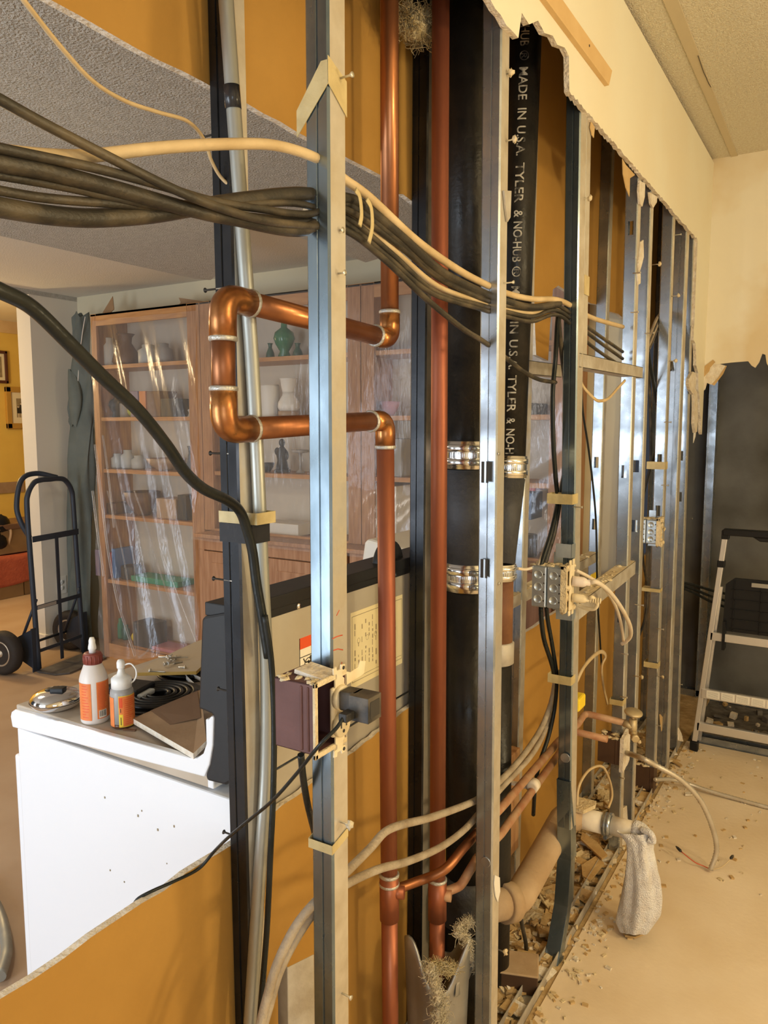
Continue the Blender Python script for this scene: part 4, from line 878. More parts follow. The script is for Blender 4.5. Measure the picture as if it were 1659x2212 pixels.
# ================================================================ ELECTRICAL BOXES
# maroon outlet box on the nearest stud
bx0, bx1, by0, by1 = -0.676, -0.604, 0.806, 0.878
bz0, bz1 = 1.052, 1.152
t = thing('outlet_box', 'maroon outlet box with open ivory duplex receptacle on the nearest stud', 'outlet box', (bx1, by0, bz0))
b = MB(); w = 0.004
b.box(bx0, bx1, by0, by0+w, bz0, bz1, 'brown_box'); b.box(bx0, bx1, by1-w, by1, bz0, bz1, 'brown_box'); b.box(bx0, bx1, by0, by1, bz0, bz0+w, 'brown_box'); b.box(bx0, bx1, by0, by1, bz1-w, bz1, 'brown_box'); b.box(bx0, bx0+w, by0, by1, bz0, bz1, 'brown_box')
b.box(bx1-0.027, bx1-0.022, by0-0.002, by0+w, bz0+0.004, bz1-0.004, 'brown_box'); b.box(bx1-0.015, bx1-0.011, by0-0.002, by0+w, bz0+0.004, bz1-0.004, 'brown_box')
b.build('box_body', t, bevel=0.002)
b = MB(); r_ = 0.005
b.box(bx1-0.003, bx1+0.002, by0-0.004, by0+0.003, bz0-0.004, bz1+0.004, 'plaster_dust'); b.box(bx1-0.003, bx1+0.002, by0-0.004, by1, bz0-0.004, bz0+0.004, 'plaster_dust'); b.box(bx1-0.003, bx1+0.002, by0-0.004, by1, bz1-0.004, bz1+0.004, 'plaster_dust')
b.build('dusty_rim', t, bevel=0.0015)
b = MB()
for i in range(30):
    q = Vector((random.uniform(bx0+.006, bx1), random.uniform(by0, by1), bz1+0.0005)); s_ = random.uniform(0.002, 0.006); b.ball(q, s_*1.2, s_*1.6, s_*0.45, 'plaster_dust', 7, 4, 0.4)
b.box(bx0+0.02, bx1-0.004, by0+0.02, by1-0.012, bz1, bz1+0.006, 'gypsum_edge', Matrix.Rotation(0.12, 3, 'Y')); b.build('plaster_crumb', t, kind='stuff')
ym = (by0+by1)/2+0.014; zm = (bz0+bz1)/2
ox = bx1+0.004
b = MB()
b.box(ox-0.007, ox, ym-0.015, ym+0.016, zm-0.036, zm+0.036, 'outlet_ivory')
rec = b.build('receptacle', t, bevel=0.003)
for sgn in (-1, 1):
    b = MB(); c = Vector((ox-0.001, ym, zm+sgn*0.0195))
    b.lathe([(0.0175, 0), (0.0175, 0.0065), (0.0165, 0.008), (0.0005, 0.008)], c, 'outlet_ivory', 24, (1, 0, 0))
    for (dy, h) in ((-0.006, 0.0042), (0.0065, 0.0036)): b.box(ox+0.0066, ox+0.0076, c.y+dy-0.0012, c.y+dy+0.0012, c.z+0.001-h, c.z+0.005+h*0.5, 'ink')
    b.lathe([(0.0026, 0), (0.0026, 0.0005), (0.0001, 0.0005)], Vector((ox+0.0071, c.y, c.z-0.0085)), 'ink', 10, (1, 0, 0)); b.build('socket', rec)
def yoke(zc, up):
    b = MB(); s_ = up
    pts = [(-0.010, 0.0), (-0.010, 0.012), (-0.006, 0.014), (-0.006, 0.020), (-0.013, 0.021), (-0.014, 0.030), (-0.007, 0.031), (-0.006, 0.025), (0.004, 0.025), (0.005, 0.031), (0.014, 0.030), (0.014, 0.021), (0.007, 0.020), (0.008, 0.013), (0.012, 0.010), (0.012, 0.0)]
    b.prism([(ox-0.002, ym+y, zc+s_*z) for y, z in pts], (0.0022, 0, 0), 'outlet_ivory')
    b.lathe([(0.0028, 0), (0.0028, 0.0008), (0.0002, 0.0008)], Vector((ox, ym+0.010, zc+s_*0.0255)), 'ink', 8, (1, 0, 0)); b.build('yoke', t)
yoke(zm+0.034, 1); yoke(zm-0.034, -1)
b = MB(); b.prism([(ox-0.004, by1+0.001, zm+0.030), (ox-0.004, by1+0.046, zm+0.034), (ox-0.004, by1+0.050, zm+0.052), (ox-0.004, by1+0.036, zm+0.056), (ox-0.004, by1+0.030, zm+0.048), (ox-0.004, by1+0.010, zm+0.046), (ox-0.004, by1, zm+0.05)], (0.001, 0, 0), 'outlet_ivory'); b.build('mounting_ear', t)
cable('black_cable', 'short black cable dropping from under the maroon outlet box', [(650, 1630, -.665), (655, 1680, -.672), (665, 1740, -.69), (680, 1800, -.71), (692, 1850, -.72)], 0.0052, 'cable_black')
# charger plugged in the upper socket with its cord
pc = Vector((ox+0.0075, ym, zm+0.0205))
t = thing('power_adapter', 'dusty black power adapter plugged in the upper socket, cord trailing left', 'adapter', pc)
b = MB(); b.box(pc.x, pc.x+0.030, pc.y-0.014, pc.y+0.014, pc.z-0.015, pc.z+0.014, 'black_plastic_dusty'); b.build('adapter_neck', t, bevel=0.004)
b = MB(); b.box(pc.x+0.022, pc.x+0.054, pc.y-0.021, pc.y+0.012, pc.z-0.021, pc.z+0.014, 'black_plastic_dusty'); b.box(pc.x+0.0535, pc.x+0.0548, pc.y-0.016, pc.y+0.007, pc.z-0.015, pc.z+0.008, 'ink'); b.build('adapter_body', t, bevel=0.004)
b = MB(); b.box(pc.x+0.018, pc.x+0.032, pc.y-0.040, pc.y-0.018, pc.z-0.018, pc.z-0.006, 'black_plastic_dusty'); b.build('cord_plug', t, bevel=0.002)
q = Vector((pc.x+0.025, pc.y-0.038, pc.z-0.012))
b = MB(); b.tube(catmull([q, q+Vector((-0.004, -0.012, -0.012)), PX(690, 1610, -.585), PX(640, 1672, -.63), PX(590, 1728, -.68), PX(540, 1770, -.74), PX(492, 1810, -.80), PX(462, 1840, -.85), PX(430, 1876, -.872), PX(380, 1902, -.874), PX(330, 1924, -.880), PX(300, 1940, -.893), PX(288, 1955, -.90)], 7), 0.0026, 'cable_black', 10); b.build('cord', t)

# pair of zinc switch boxes on the switch-box stud
def switch_boxes(label, px_r, py_t, py_b, v, gangs, depth, wid, ring=True, side_px=None):
    p = PX(px_r, (py_t+py_b)/2, v); y0 = p.y; zt = PY(px_r, py_t, y0).z; zb = PY(px_r, py_b, y0).z
    t = thing('switch_box', label, 'electrical box', (v, y0, zb)); g = depth/gangs
    for i in range(gangs):
        b = MB(); x1 = v-i*g; x0 = x1-g+0.0016
        b.box(x0, x1, y0, y0+wid, zb, zt, 'zinc_steel'); o = b.build('box_gang', t, bevel=0.004)
        for k in range(3):
            b = MB(); c = Vector(((x0+x1)/2-0.002, y0, zb+(zt-zb)*(0.20+0.30*k))); rr = min(0.0118, (zt-zb)*0.13)
            b.lathe([(rr, 0), (rr, 0.0005), (rr*0.90, 0.0006), (rr*0.88, 0.0001), (0.0003, 0.0002)], c, 'zinc_steel', 18, (0, -1, 0)); b.build('knockout', o)
        b = MB()
        for k in range(4): b.lathe([(0.0022, 0), (0.0022, 0.0006), (0.0002, 0.0006)], Vector((x1-0.006, y0, zb+(zt-zb)*(0.17+0.215*k))), 'ink', 8, (0, -1, 0))
        b.build('screw_hole', o)
    b = MB(); x = v
    b.box(x-0.002, x+0.014, y0-0.004, y0+0.004, zb-0.005, zt+0.006, 'plaster_dust'); b.box(x-0.002, x+0.010, y0-0.004, y0+wid, zt-0.002, zt+0.007, 'plaster_dust'); b.box(x-0.002, x+0.010, y0, y0+wid, zb-0.006, zb+0.004, 'plaster_dust'); b.box(x-0.002, x+0.004, y0, y0+wid, zb, zt, 'outlet_ivory')
    for i in range(40):
        q = Vector((x+random.uniform(0, 0.014), y0+random.uniform(0, wid), random.choice((zb, zt, random.uniform(zb, zt))))); s_ = random.uniform(0.003, 0.008); b.ball(q, s_, s_, s_*1.3, 'plaster_dust', 7, 4, 0.45)
    b.build('plaster_ring', t, label='crumbled plaster ring')
    b = MB()
    for i in range(22):
        q = Vector((x-random.uniform(0, depth), y0+random.uniform(0.01, wid), zt+0.001)); s_ = random.uniform(0.004, 0.010); b.ball(q, s_*1.3, s_*1.3, s_*0.45, 'plaster_dust', 7, 4, 0.4)
    b.build('plaster_crumb', t, kind='stuff')
    b = MB(); b.prism([(v-depth*0.55, y0+wid, zt-0.01), (v-depth*0.25, y0+wid, zt-0.01), (v-depth*0.25, y0+wid, zt+0.03), (v-depth*0.55, y0+wid, zt+0.03)], (0, 0.001, 0), 'zinc_steel'); b.prism([(v-depth*0.55, y0+wid, zb-0.018), (v-depth*0.2, y0+wid, zb-0.018), (v-depth*0.2, y0+wid, zb+0.01), (v-depth*0.55, y0+wid, zb+0.01)], (0, 0.001, 0), 'zinc_steel'); b.build('mounting_ear', t)
    return t, y0, zb, zt
sb, sy, szb, szt = switch_boxes('double silver switch box with plaster-crusted front and two white plugs', 1213, 1228, 1318, -0.637, 2, 0.084, 0.068)
switch_boxes('small silver switch box with plaster-crusted front, farther along on a rear stud', 1419, 1124, 1176, -0.637, 2, 0.085, 0.07)
for (z0_, z1_) in ((PX(1220, 1350, XF).z, PX(1220, 1312, XF).z), (PX(1225, 1210, XF).z, PX(1225, 1180, XF).z)):
    b = MB(); cc_ = PX(1234, 1330 if z1_ < szt else 1195, XF); b.box(cc_.x-0.042, cc_.x+0.0015, cc_.y-0.0025, cc_.y-0.001, z0_, z1_, 'zinc_steel'); b.box(cc_.x+0.0005, cc_.x+0.0018, cc_.y-0.0025, cc_.y+0.03, z0_, z1_, 'zinc_steel'); b.build('mounting_sleeve', S['C'])
# outlets on the front of the double box: ivory straps and plugs
b = MB(); x = -0.620
for (dy) in (0.018,):
    b.box(x-0.004, x, sy+dy, sy+dy+0.034, szb-0.004, szt+0.006, 'outlet_ivory')
    for s_, zc in ((1, szt+0.006), (-1, szb-0.004)):
        b.box(x-0.004, x, sy+dy-0.004, sy+dy+0.010, zc, zc+s_*0.014, 'outlet_ivory'); b.box(x-0.004, x, sy+dy+0.022, sy+dy+0.036, zc, zc+s_*0.014, 'outlet_ivory')
b.build('receptacle', sb, bevel=0.0015)
def plug(label, z, rr, pts, cr, m='white_plug', ribbed=False):
    t = thing('plug', label, 'plug', (x, sy+0.035, z)); a = Vector((x, sy+0.035, z)); d = Vector((1, 0.25, -0.06)).normalized()
    b = MB(); b.lathe([(rr, 0), (rr*1.02, 0.012), (rr*1.0, 0.028), (rr*0.75, 0.036), (rr*0.62, 0.037), (rr*0.62, 0.046)], a, m, 18, d)
    if ribbed:
        for k in range(5): b.lathe([(cr, 0.046+k*0.006), (cr*1.6, 0.047+k*0.006), (cr*1.6, 0.049+k*0.006), (cr, 0.0505+k*0.006)], a, m, 12, d)
    b.build('plug_body', t, bevel=0)
    b = MB(); b.tube(catmull([a+d*0.044]+pts, 7), cr, m if m != 'white_plug' else 'cable_white', 12); b.build('cord', t)
plug('thick white plug, upper of two on the double switch box, cord arching down right', PX(1240, 1253, x).z, 0.0135, [PX(1290, 1258, -.560), PX(1318, 1280, -.555), PX(1345, 1318, -.56), PX(1361, 1352, -.57), PX(1362, 1374, -.59), PX(1352, 1386, -.61), PX(1344, 1391, -.625)], 0.0062)
plug('ribbed cream plug, lower of two on the double switch box, cord looping back', PX(1240, 1288, x).z, 0.0115, [PX(1279, 1290, -.568), PX(1290, 1303, -.565), PX(1284, 1315, -.575), PX(1265, 1314, -.60), PX(1246, 1306, -.625)], 0.0052, 'outlet_ivory', True)
cable('white_cable', 'thin white cable passing behind the upper plug and hanging to the slotted stud', [PX(1244, 1232, -.62), PX(1275, 1248, -.60), PX(1305, 1270, -.59), PX(1330, 1310, -.59), PX(1342, 1350, -.60), PX(1347, 1384, -.615)], 0.0048, 'cable_white')

def brown_box(label, pxr, pyt, pyb, v, depth, wid, m, front):
    p = PX(pxr, (pyt+pyb)/2, v); y0 = p.y; zt = PY(pxr, pyt, y0).z; zb = PY(pxr, pyb, y0).z
    t = thing('junction_box', label, 'electrical box', (v, y0, zb))
    b = MB(); b.box(v-depth, v, y0, y0+wid, zb, zt, m); b.box(v-0.016, v-0.012, y0-0.0015, y0, zb, zt, m); b.build('box_body', t, bevel=0.003)
    if front:
        b = MB(); pts = rag((y0-0.004, zt+0.012), (y0+wid+0.01, zt+0.02), 6, 0.006, 3)+rag((y0+wid+0.012, zb-0.01), (y0-0.004, zb-0.022), 6, 0.006, 4)
        b.prism([(v, y, z) for y, z in pts], (0.012, 0, 0), 'gypsum_edge'); b.build('plaster_ring', t, label='broken plaster patch on the front')
    b = MB()
    for i in range(16):
        q = Vector((v-random.uniform(0, depth), y0+random.uniform(0, wid), zt+0.001)); s_ = random.uniform(0.004, 0.010); b.ball(q, s_*1.3, s_*1.3, s_*0.5, 'plaster_dust', 7, 4, 0.4)
    b.build('plaster_crumb', t, kind='stuff'); return t
brown_box('dark brown box below the valve, with broken plaster front and armored cable', 1339, 1602, 1654, -0.625, 0.075, 0.075, 'dark_brown_box', True)
brown_box('dark brown box at the foot of a rear stud, near the floor', 1412, 1660, 1714, -0.632, 0.075, 0.06, 'dark_brown_box', False)
# junction box on the rubble at the foot of the broad stud
b = MB(); p = PX(1120, 2150, -0.70); Rz = Matrix.Rotation(0.35, 3, 'Z')
b.box(p.x-0.05, p.x+0.05, p.y-0.045, p.y+0.045, 0.0, 0.055, 'dark_brown_box', Rz); b.box(p.x-0.052, p.x+0.052, p.y-0.047, p.y+0.047, 0.052, 0.058, 'dust_pipe', Rz)
b.build('junction_box', label='dusty square junction box lying on the rubble by the broad stud foot', cat='electrical box', bevel=0.003)

# ---------------------------------------------------------------- tape and ties
def wrap(name, label, x0, x1, y0, y1, z0, z1, m, cat='tape', tilt=0.0, parent=None):
    b = MB(); t = 0.0007
    def sh(y): return tilt*(y-y0)
    for (a, c) in (((x0, y0), (x1, y0)), ((x1, y0), (x1, y1)), ((x1, y1), (x0, y1)), ((x0, y1), (x0, y0))):
        dv = Vector((c[1]-a[1], a[0]-c[0], 0)).normalized()*t
        b.prism([Vector((a[0], a[1], z0+sh(a[1]))), Vector((c[0], c[1], z0+sh(c[1]))), Vector((c[0], c[1], z1+sh(c[1]))), Vector((a[0], a[1], z1+sh(a[1])))], dv, m)
    return b.build(name, label=label, cat=cat)
k1y = PX(478, 1115, XK).y
wrap('tape_band', 'cream masking tape holding the heavy cable to the black-looking stud', -0.877, -0.797, k1y-0.003, k1y+0.042, PX(500, 1130, -.85).z, PX(500, 1105, -.85).z, 'masking_tape')
wrap('tape_band', 'black tape band just below the masking tape on the black-looking stud', -0.8765, -0.808, k1y-0.0025, k1y+0.040, PX(500, 1172, -.85).z, PX(500, 1131, -.85).z, 'black_tape')
p = PX(717, 1835, XF); wrap('tape_band', 'faded masking tape low on the nearest stud', XF-0.042, XF+0.0015, p.y-0.0015, p.y+0.040, PX(717, 1846, XF).z, PX(717, 1826, XF).z, 'masking_tape', tilt=0.25)
p = PX(710, 265, XF)
b = MB(); b.prism([(XF-0.052, p.y-0.003, 1.895), (XF+0.0015, p.y-0.003, 1.955), (XF+0.0015, p.y-0.003, 1.985), (XF-0.01, p.y-0.003, 1.985), (XF-0.052, p.y-0.003, 1.930)], (0, 0.001, 0), 'masking_tape')
b.prism([(XF+0.001, p.y-0.003, 1.955), (XF+0.001, p.y+0.041, 1.925), (XF+0.001, p.y+0.041, 1.972), (XF+0.001, p.y-0.003, 1.99)], (0.001, 0, 0), 'masking_tape'); b.build('tape_band', label='crumpled masking tape slung over the upper part of the nearest stud', cat='tape')
p = PX(1236, 1080, XF); wrap('tape_band', 'upper masking tape binding black cables to the switch box stud', -0.70, XF+0.0015, p.y-0.004, p.y+0.042, PX(1236, 1090, XF).z, PX(1236, 1068, XF).z, 'masking_tape')
p = PX(1233, 1468, XF); wrap('tape_band', 'lower masking tape binding cables to the switch box stud', -0.697, XF+0.0015, p.y-0.003, p.y+0.042, PX(1236, 1478, XF).z, PX(1236, 1460, XF).z, 'masking_tape')
p = PX(1436, 1005, XF); wrap('tape_band', 'uppermost masking tape on the stud with the small dusty box', -0.70, XF+0.0015, p.y-0.003, p.y+0.042, PX(1436, 1014, XF).z, PX(1436, 998, XF).z, 'masking_tape')
p = PX(1425, 1276, XF); wrap('tape_band', 'middle masking tape on the stud, just under the small dusty box', -0.70, XF+0.0015, p.y-0.003, p.y+0.042, PX(1425, 1280, XF).z, PX(1425, 1273, XF).z, 'masking_tape')
p = PX(1420, 1438, XF); wrap('tape_band', 'lowest masking tape on the stud with the small dusty box', -0.685, XF+0.0015, p.y-0.003, p.y+0.042, PX(1420, 1444, XF).z, PX(1420, 1433, XF).z, 'masking_tape')
p = PX(1344, 1520, XF); wrap('tape_band', 'masking tape on the leading stud of the close pair above the valve', -0.675, XF+0.0015, p.y-0.003, p.y+0.040, PX(1344, 1525, XF).z, PX(1344, 1514, XF).z, 'masking_tape')
p = PX(1255, 620, XF); wrap('tape_band', 'yellowed tape on the short stud beside the switch box stud', XF-0.032, XF+0.0015, PX(1261, 620, XF).y-0.002, PX(1261, 620, XF).y+0.041, PX(1260, 635, XF).z, PX(1260, 592, XF).z, 'masking_tape')
for lab, pts in (('left', ((768, 410), (777, 425), (781, 462), (777, 488))), ('right', ((792, 430), (802, 450), (804, 490), (797, 524)))):
    b = MB(); b.tube(catmull([PX(x_, y_, -.640) for x_, y_ in pts], 5), 0.0048, 'masking_tape', 8, flat=0.25, updir=(0, 1, 0.3)); b.build('tape_tie', label=lab+' of two yellow tape ties round the upper cable bundle', cat='tape')
# white paint scrap on the broad stud, yellow plastic bits
b = MB(); b.prism([PX(x_, y_, XF+0.0015) for x_, y_ in ((1068, 1890), (1078, 1895), (1079, 1925), (1074, 1948), (1069, 1935), (1066, 1910))], (0.002, 0, 0), 'ceramic_white'); b.build('paint_scrap', S['B'], label='white paint scrap')
b = MB(); b.prism([PX(x_, y_, XF+0.0015) for x_, y_ in ((1085, 412), (1101, 413), (1099, 470), (1093, 480), (1090, 460))], (0.004, 0, 0), 'galvanized_dusty'); b.build('torn_bead', S['B'], label='torn metal corner bead scrap')
b = MB(); q = PX(1254, 1514, -.650); b.box(-0.668, -0.640, q.y-.045, q.y+.02, q.z-.02, q.z+.02, 'yellow_plastic'); b.build('yellow_tag', label='yellow plastic tag low behind the switch box stud', cat='tag', bevel=0.006)
b = MB(); q = PX(1285, 1240, -0.84); b.box(-0.842, -0.836, q.y-0.05, q.y+0.05, q.z-0.016, q.z+0.006, 'yellow_plastic'); b.build('yellow_strip', label='yellow plastic strip under the rail behind the double switch box', cat='strip')

# insulation
def fibres(b, pts, spread, n, m, L=0.03, r=0.0009):
    for i in range(n):
        f = random.random()*(len(pts)-1); k = min(int(f), len(pts)-2); p = pts[k].lerp(pts[k+1], f-k)
        rv = lambda a: Vector((random.gauss(0, a), random.gauss(0, a), random.gauss(0, a)))
        p = p+rv(spread*0.5); q = p+rv(L*0.22); w = q+rv(L*0.22)
        b.tube(catmull([p, p.lerp(q, .5)+rv(L*.16), q, w+rv(L*.1)], 3), r*random.uniform(.35, .8), m, 3, cap=False)
t = thing('pipe_insulation', 'grey-faced pipe insulation sleeve split open around the reddish riser near the floor', 'insulation', onq(0.02))
cI = onq(0.2)
def slv(u, v):
    a = -2.9+u*5.0; r = 0.055+0.012*v+0.006*math.sin(4*a); c = onq(0.01+v*0.30)
    return Vector((c.x+r*math.cos(a), c.y+r*math.sin(a), 0.01+v*(0.30+0.05*math.sin(2.3*a+0.6))))
b = MB(); b.grid(slv, 30, 10, 'foil_face'); b.build('facing', t, solid=0.006)
b = MB()
pth = [PX(x_, y_, -.695) for x_, y_ in ((928, 2090), (938, 2120), (950, 2160), (948, 2190), (955, 2230))]
b.tube(catmull(pth, 6), 0.013, 'insulation_pale', 8, flat=.6, rs=[random.uniform(.008, .014) for _ in range(25)]); fibres(b, pth, .010, 800, 'insulation_pale'); fibres(b, [PX(930, 2088, -.695), PX(955, 2090, -.69), PX(978, 2093, -.68)], .008, 350, 'insulation', .03)
b.build('fluff', t)
b = MB()
for (pts) in (((985, 2020), (998, 2000), (1012, 1992), (1020, 1985)), ((990, 2005), (1006, 2030), (1015, 2050), (1022, 2080), (1035, 2100)), ((1000, 2015), (1012, 2040), (1018, 2062), (1026, 2095))):
    pp = [PX(x_, y_, -.685) for x_, y_ in pts]; cc_ = catmull(pp, 5)
    b.tube(cc_, .007, 'insulation_pale', 8, flat=.6, rs=[random.uniform(.004, .009) for _ in cc_]); fibres(b, pp, .005, 380, 'insulation_pale', .022)
b.build('insulation_tuft', label='shaggy pale insulation tuft dangling before the left black stack near the floor', cat='insulation')
b = MB(); b.prism([PX(x_, y_, -.69) for x_, y_ in ((985, 2130), (1000, 2085), (1012, 2070), (1014, 2100), (1005, 2125), (994, 2150), (983, 2155))], (0.003, 0.01, 0), 'foil_face'); b.build('foil_scrap', label='torn strip of foil facing hanging before the left black stack', cat='insulation')
b = MB()
for i in range(9): b.ball(PX(905+random.uniform(-14, 14), 55+random.uniform(-14, 14), -.80), .022, .022, .020, 'insulation', 10, 8, .25)
fibres(b, [PX(878, 40, -.80), PX(900, 50, -.80), PX(915, 70, -.80), PX(925, 45, -.80)], .020, 1100, 'insulation', .045, .0010)
b.build('insulation_tuft', label='yellow insulation wad stuffed between the two copper risers at the top', cat='insulation')

# ---------------------------------------------------------------- rubble in the chase and crumbs on the floor
b = MB(); rnd = random.Random(5)
for i in range(1500):
    y_ = 1.5+2.3*rnd.random(); x_ = rnd.uniform(-0.865, -0.645); s_ = rnd.uniform(0.004, 0.022)*rnd.choice((0.5, 0.8, 1.0, 1.0, 1.4))
    R_ = Matrix.Rotation(rnd.uniform(0, 3.1), 3, 'Z') @ Matrix.Rotation(rnd.uniform(-.7, .7), 3, 'X')
    z_ = rnd.uniform(0, 0.012)
    b.box(x_-s_, x_+s_, y_-s_*rnd.uniform(.4, 1.3), y_+s_*rnd.uniform(.4, 1.3), z_, z_+rnd.uniform(.003, .010), rnd.choice(('rubble', 'rubble', 'torn_paper', 'gypsum_edge', 'plaster_dust')), R_)
b.build('plaster_rubble', label='broken plaster and paper rubble filling the floor between the stud rows', cat='rubble', kind='stuff')
b = MB()
for i in range(420):
    if rnd.random() < 0.7: x_ = -0.62+abs(rnd.gauss(0, .05)); y_ = rnd.uniform(1.5, 3.7)
    else: x_ = rnd.uniform(-.6, .5); y_ = rnd.uniform(2.6, 3.75)
    s_ = rnd.uniform(.002, .009); R_ = Matrix.Rotation(rnd.uniform(0, 3.1), 3, 'Z')
    b.box(x_-s_, x_+s_, y_-s_*rnd.uniform(.3, 1), y_+s_*rnd.uniform(.3, 1), 0.0, rnd.uniform(.002, .006), rnd.choice(('gypsum_edge', 'torn_paper', 'plaster_dust')), R_)
b.build('plaster_crumbs', label='small plaster crumbs scattered over the dusty subfloor by the opening', cat='crumbs', kind='stuff')
b = MB()
for i in range(160):
    x_ = rnd.uniform(-.6, 1.2); y_ = rnd.uniform(3.86, 4.42); s_ = rnd.uniform(.004, .02); R_ = Matrix.Rotation(rnd.uniform(0, 3.1), 3, 'Z') @ Matrix.Rotation(rnd.uniform(-.4, .4), 3, 'Y')
    b.box(x_-s_, x_+s_, y_-s_, y_+s_, -0.01, rnd.uniform(.0, .02), rnd.choice(('gypsum_edge', 'dark_debris_floor', 'dark_debris_floor', 'torn_paper')), R_)
b.build('alcove_rubble', label='dark rubble with pale chips on the alcove floor behind the ladder', cat='rubble', kind='stuff')
# low ridge where the dusty floor covering stops at the chase
def floor_piece(name, label, px, z, m, h=0.006): 
    b = MB(); b.prism([PZ(x_, y_, z) for x_, y_ in px], (0, 0, h), m); return b.build(name, label=label, cat='drywall scrap')
floor_piece('drywall_scrap', 'larger torn board scrap on the rubble behind the bent stud foot', [(1258, 1800), (1290, 1822), (1312, 1850), (1300, 1858), (1272, 1832), (1254, 1815)], 0.03, 'torn_paper')
floor_piece('drywall_scrap', 'square board scrap on the rubble below the drain pipe elbow', [(1256, 1872), (1290, 1850), (1305, 1868), (1275, 1905), (1258, 1895)], 0.02, 'torn_paper')
floor_piece('drywall_scrap', 'pale sliver of board lying on the floor before the last studs', [(1441, 1640), (1450, 1638), (1474, 1655), (1470, 1658)], 0.004, 'torn_paper')
floor_piece('drywall_scrap', 'pale board sliver lying by the armored cable near the low brown box', [(1480, 1714), (1500, 1711), (1506, 1716), (1494, 1719), (1480, 1719)], 0.004, 'gypsum_edge')
b = MB(); b.prism([PX(x_, y_, -.645) for x_, y_ in ((1338, 1745), (1346, 1740), (1350, 1800), (1356, 1850), (1346, 1862), (1338, 1840))], (0.012, 0.006, 0), 'gypsum_edge'); b.build('drywall_scrap', label='tall pale drywall shard standing against the close pair behind the cloth', cat='drywall scrap')
b = MB(); b.prism([PX(x_, y_, -.66) for x_, y_ in ((1424, 1543), (1434, 1555), (1440, 1590), (1436, 1605), (1430, 1598))], (0.004, 0.004, 0), 'torn_paper'); b.build('drywall_scrap', label='brown pointed board scrap leaning between the two far studs', cat='drywall scrap')
b = MB(); b.prism([PX(x_, y_, -.61) for x_, y_ in ((1464, 1572), (1470, 1585), (1474, 1602), (1464, 1600))], (0.004, 0.004, 0), 'gypsum_edge'); b.build('drywall_scrap', label='small white shard leaning at the foot of the last stud', cat='drywall scrap')

b = MB(); q0_, q1_, q2_ = PX(620, 2090, -.80), PX(648, 2078, -.80), PX(676, 2062, -.78)
b.prism([q0_, q2_, Vector((q2_.x, q2_.y, .04)), Vector((q0_.x, q0_.y, .04))], (0.0012, 0.0008, 0), 'galvanized_dusty'); b.prism([q0_, q0_+Vector((-.032, .012, .012)), Vector((q0_.x-.032, q0_.y+.012, .04)), Vector((q0_.x, q0_.y, .04))], (0, 0.0012, 0), 'galvanized_dusty')
b.build('sheet_bracket', label='folded dull metal bracket standing low between the nearest stud and conduit', cat='bracket')
b = MB(); b.tube(catmull([PZ(-40, 1900, .02), PZ(-4, 1965, .02), PZ(10, 2010, .02), PZ(14, 2060, .02), PZ(0, 2110, .02)], 6), .016, 'conduit', 12); b.build('grey_hose', label='grey hose lying on the kitchen floor at the left edge', cat='hose')
# ================================================================ KITCHEN RANGE
ry0, ry1 = 0.965, 1.725; rx1 = -0.892; rx0 = PY(25, 1560, ry0).x
t = thing('range', 'white electric range with black backguard, its back turned to the stud wall', 'range', (rx0, ry0, 0.0))
b = MB(); b.box(rx0+0.012, rx1-0.015, ry0+0.004, ry1-0.004, 0.02, PY(30, 1572, ry0).z, 'enamel_white'); b.build('side_body', t, bevel=0.004)
b = MB()
for k in range(46):
    y_ = random.gauss(0, 1); px_, py_ = random.uniform(180, 480), random.uniform(1690, 1930); q = PY(px_, py_, ry0+0.004)
    if q.x < rx1-0.03 and random.random() < 0.35: s_ = random.uniform(.0006, .0016); b.box(q.x-s_, q.x+s_, ry0+0.0028, ry0+0.004, q.z-s_, q.z+s_*2, 'ink_soft')
b.build('grime_speck', t, kind='stuff')
b = MB(); b.box(rx0-0.03, rx0+0.012, ry0+0.02, ry1-0.02, 0.20, 0.76, 'enamel_white'); b.box(rx0-0.045, rx0-0.03, ry0+0.06, ry1-0.06, 0.70, 0.72, 'range_black'); b.build('oven_door', t, bevel=0.006)
b = MB(); b.box(rx0-0.02, rx0+0.012, ry0+0.02, ry1-0.02, 0.03, 0.19, 'enamel_white'); b.build('drawer', t, bevel=0.006)
prof = [(22, 1548), (24, 1538), (31, 1533), (290, 1604), (408, 1637), (424, 1638), (438, 1628), (446, 1604), (448, 1556), (455, 1547), (461, 1549), (459, 1610), (452, 1652), (441, 1679), (26, 1571)]
b = MB(); b.prism([PY(x_, y_, ry0-0.002) for x_, y_ in prof], (0, 0.016, 0), 'enamel_white'); b.prism([PY(x_, y_, ry0-0.002)+Vector((0, ry1-ry0-0.014, 0)) for x_, y_ in prof], (0, 0.016, 0), 'enamel_white')
zt_ = PY(290, 1604, ry0).z; zb_ = PY(30, 1568, ry0).z; lip = PY(440, 1620, ry0)
b.box(rx0+0.004, lip.x, ry0+0.01, ry1-0.01, zb_, zt_-0.004, 'cooktop_dusty'); b.box(lip.x-0.004, lip.x+0.012, ry0+0.01, ry1-0.01, zb_, PY(448, 1560, ry0).z, 'enamel_white')
b.build('cooktop', t, bevel=0.003)
ZC = zt_-0.004
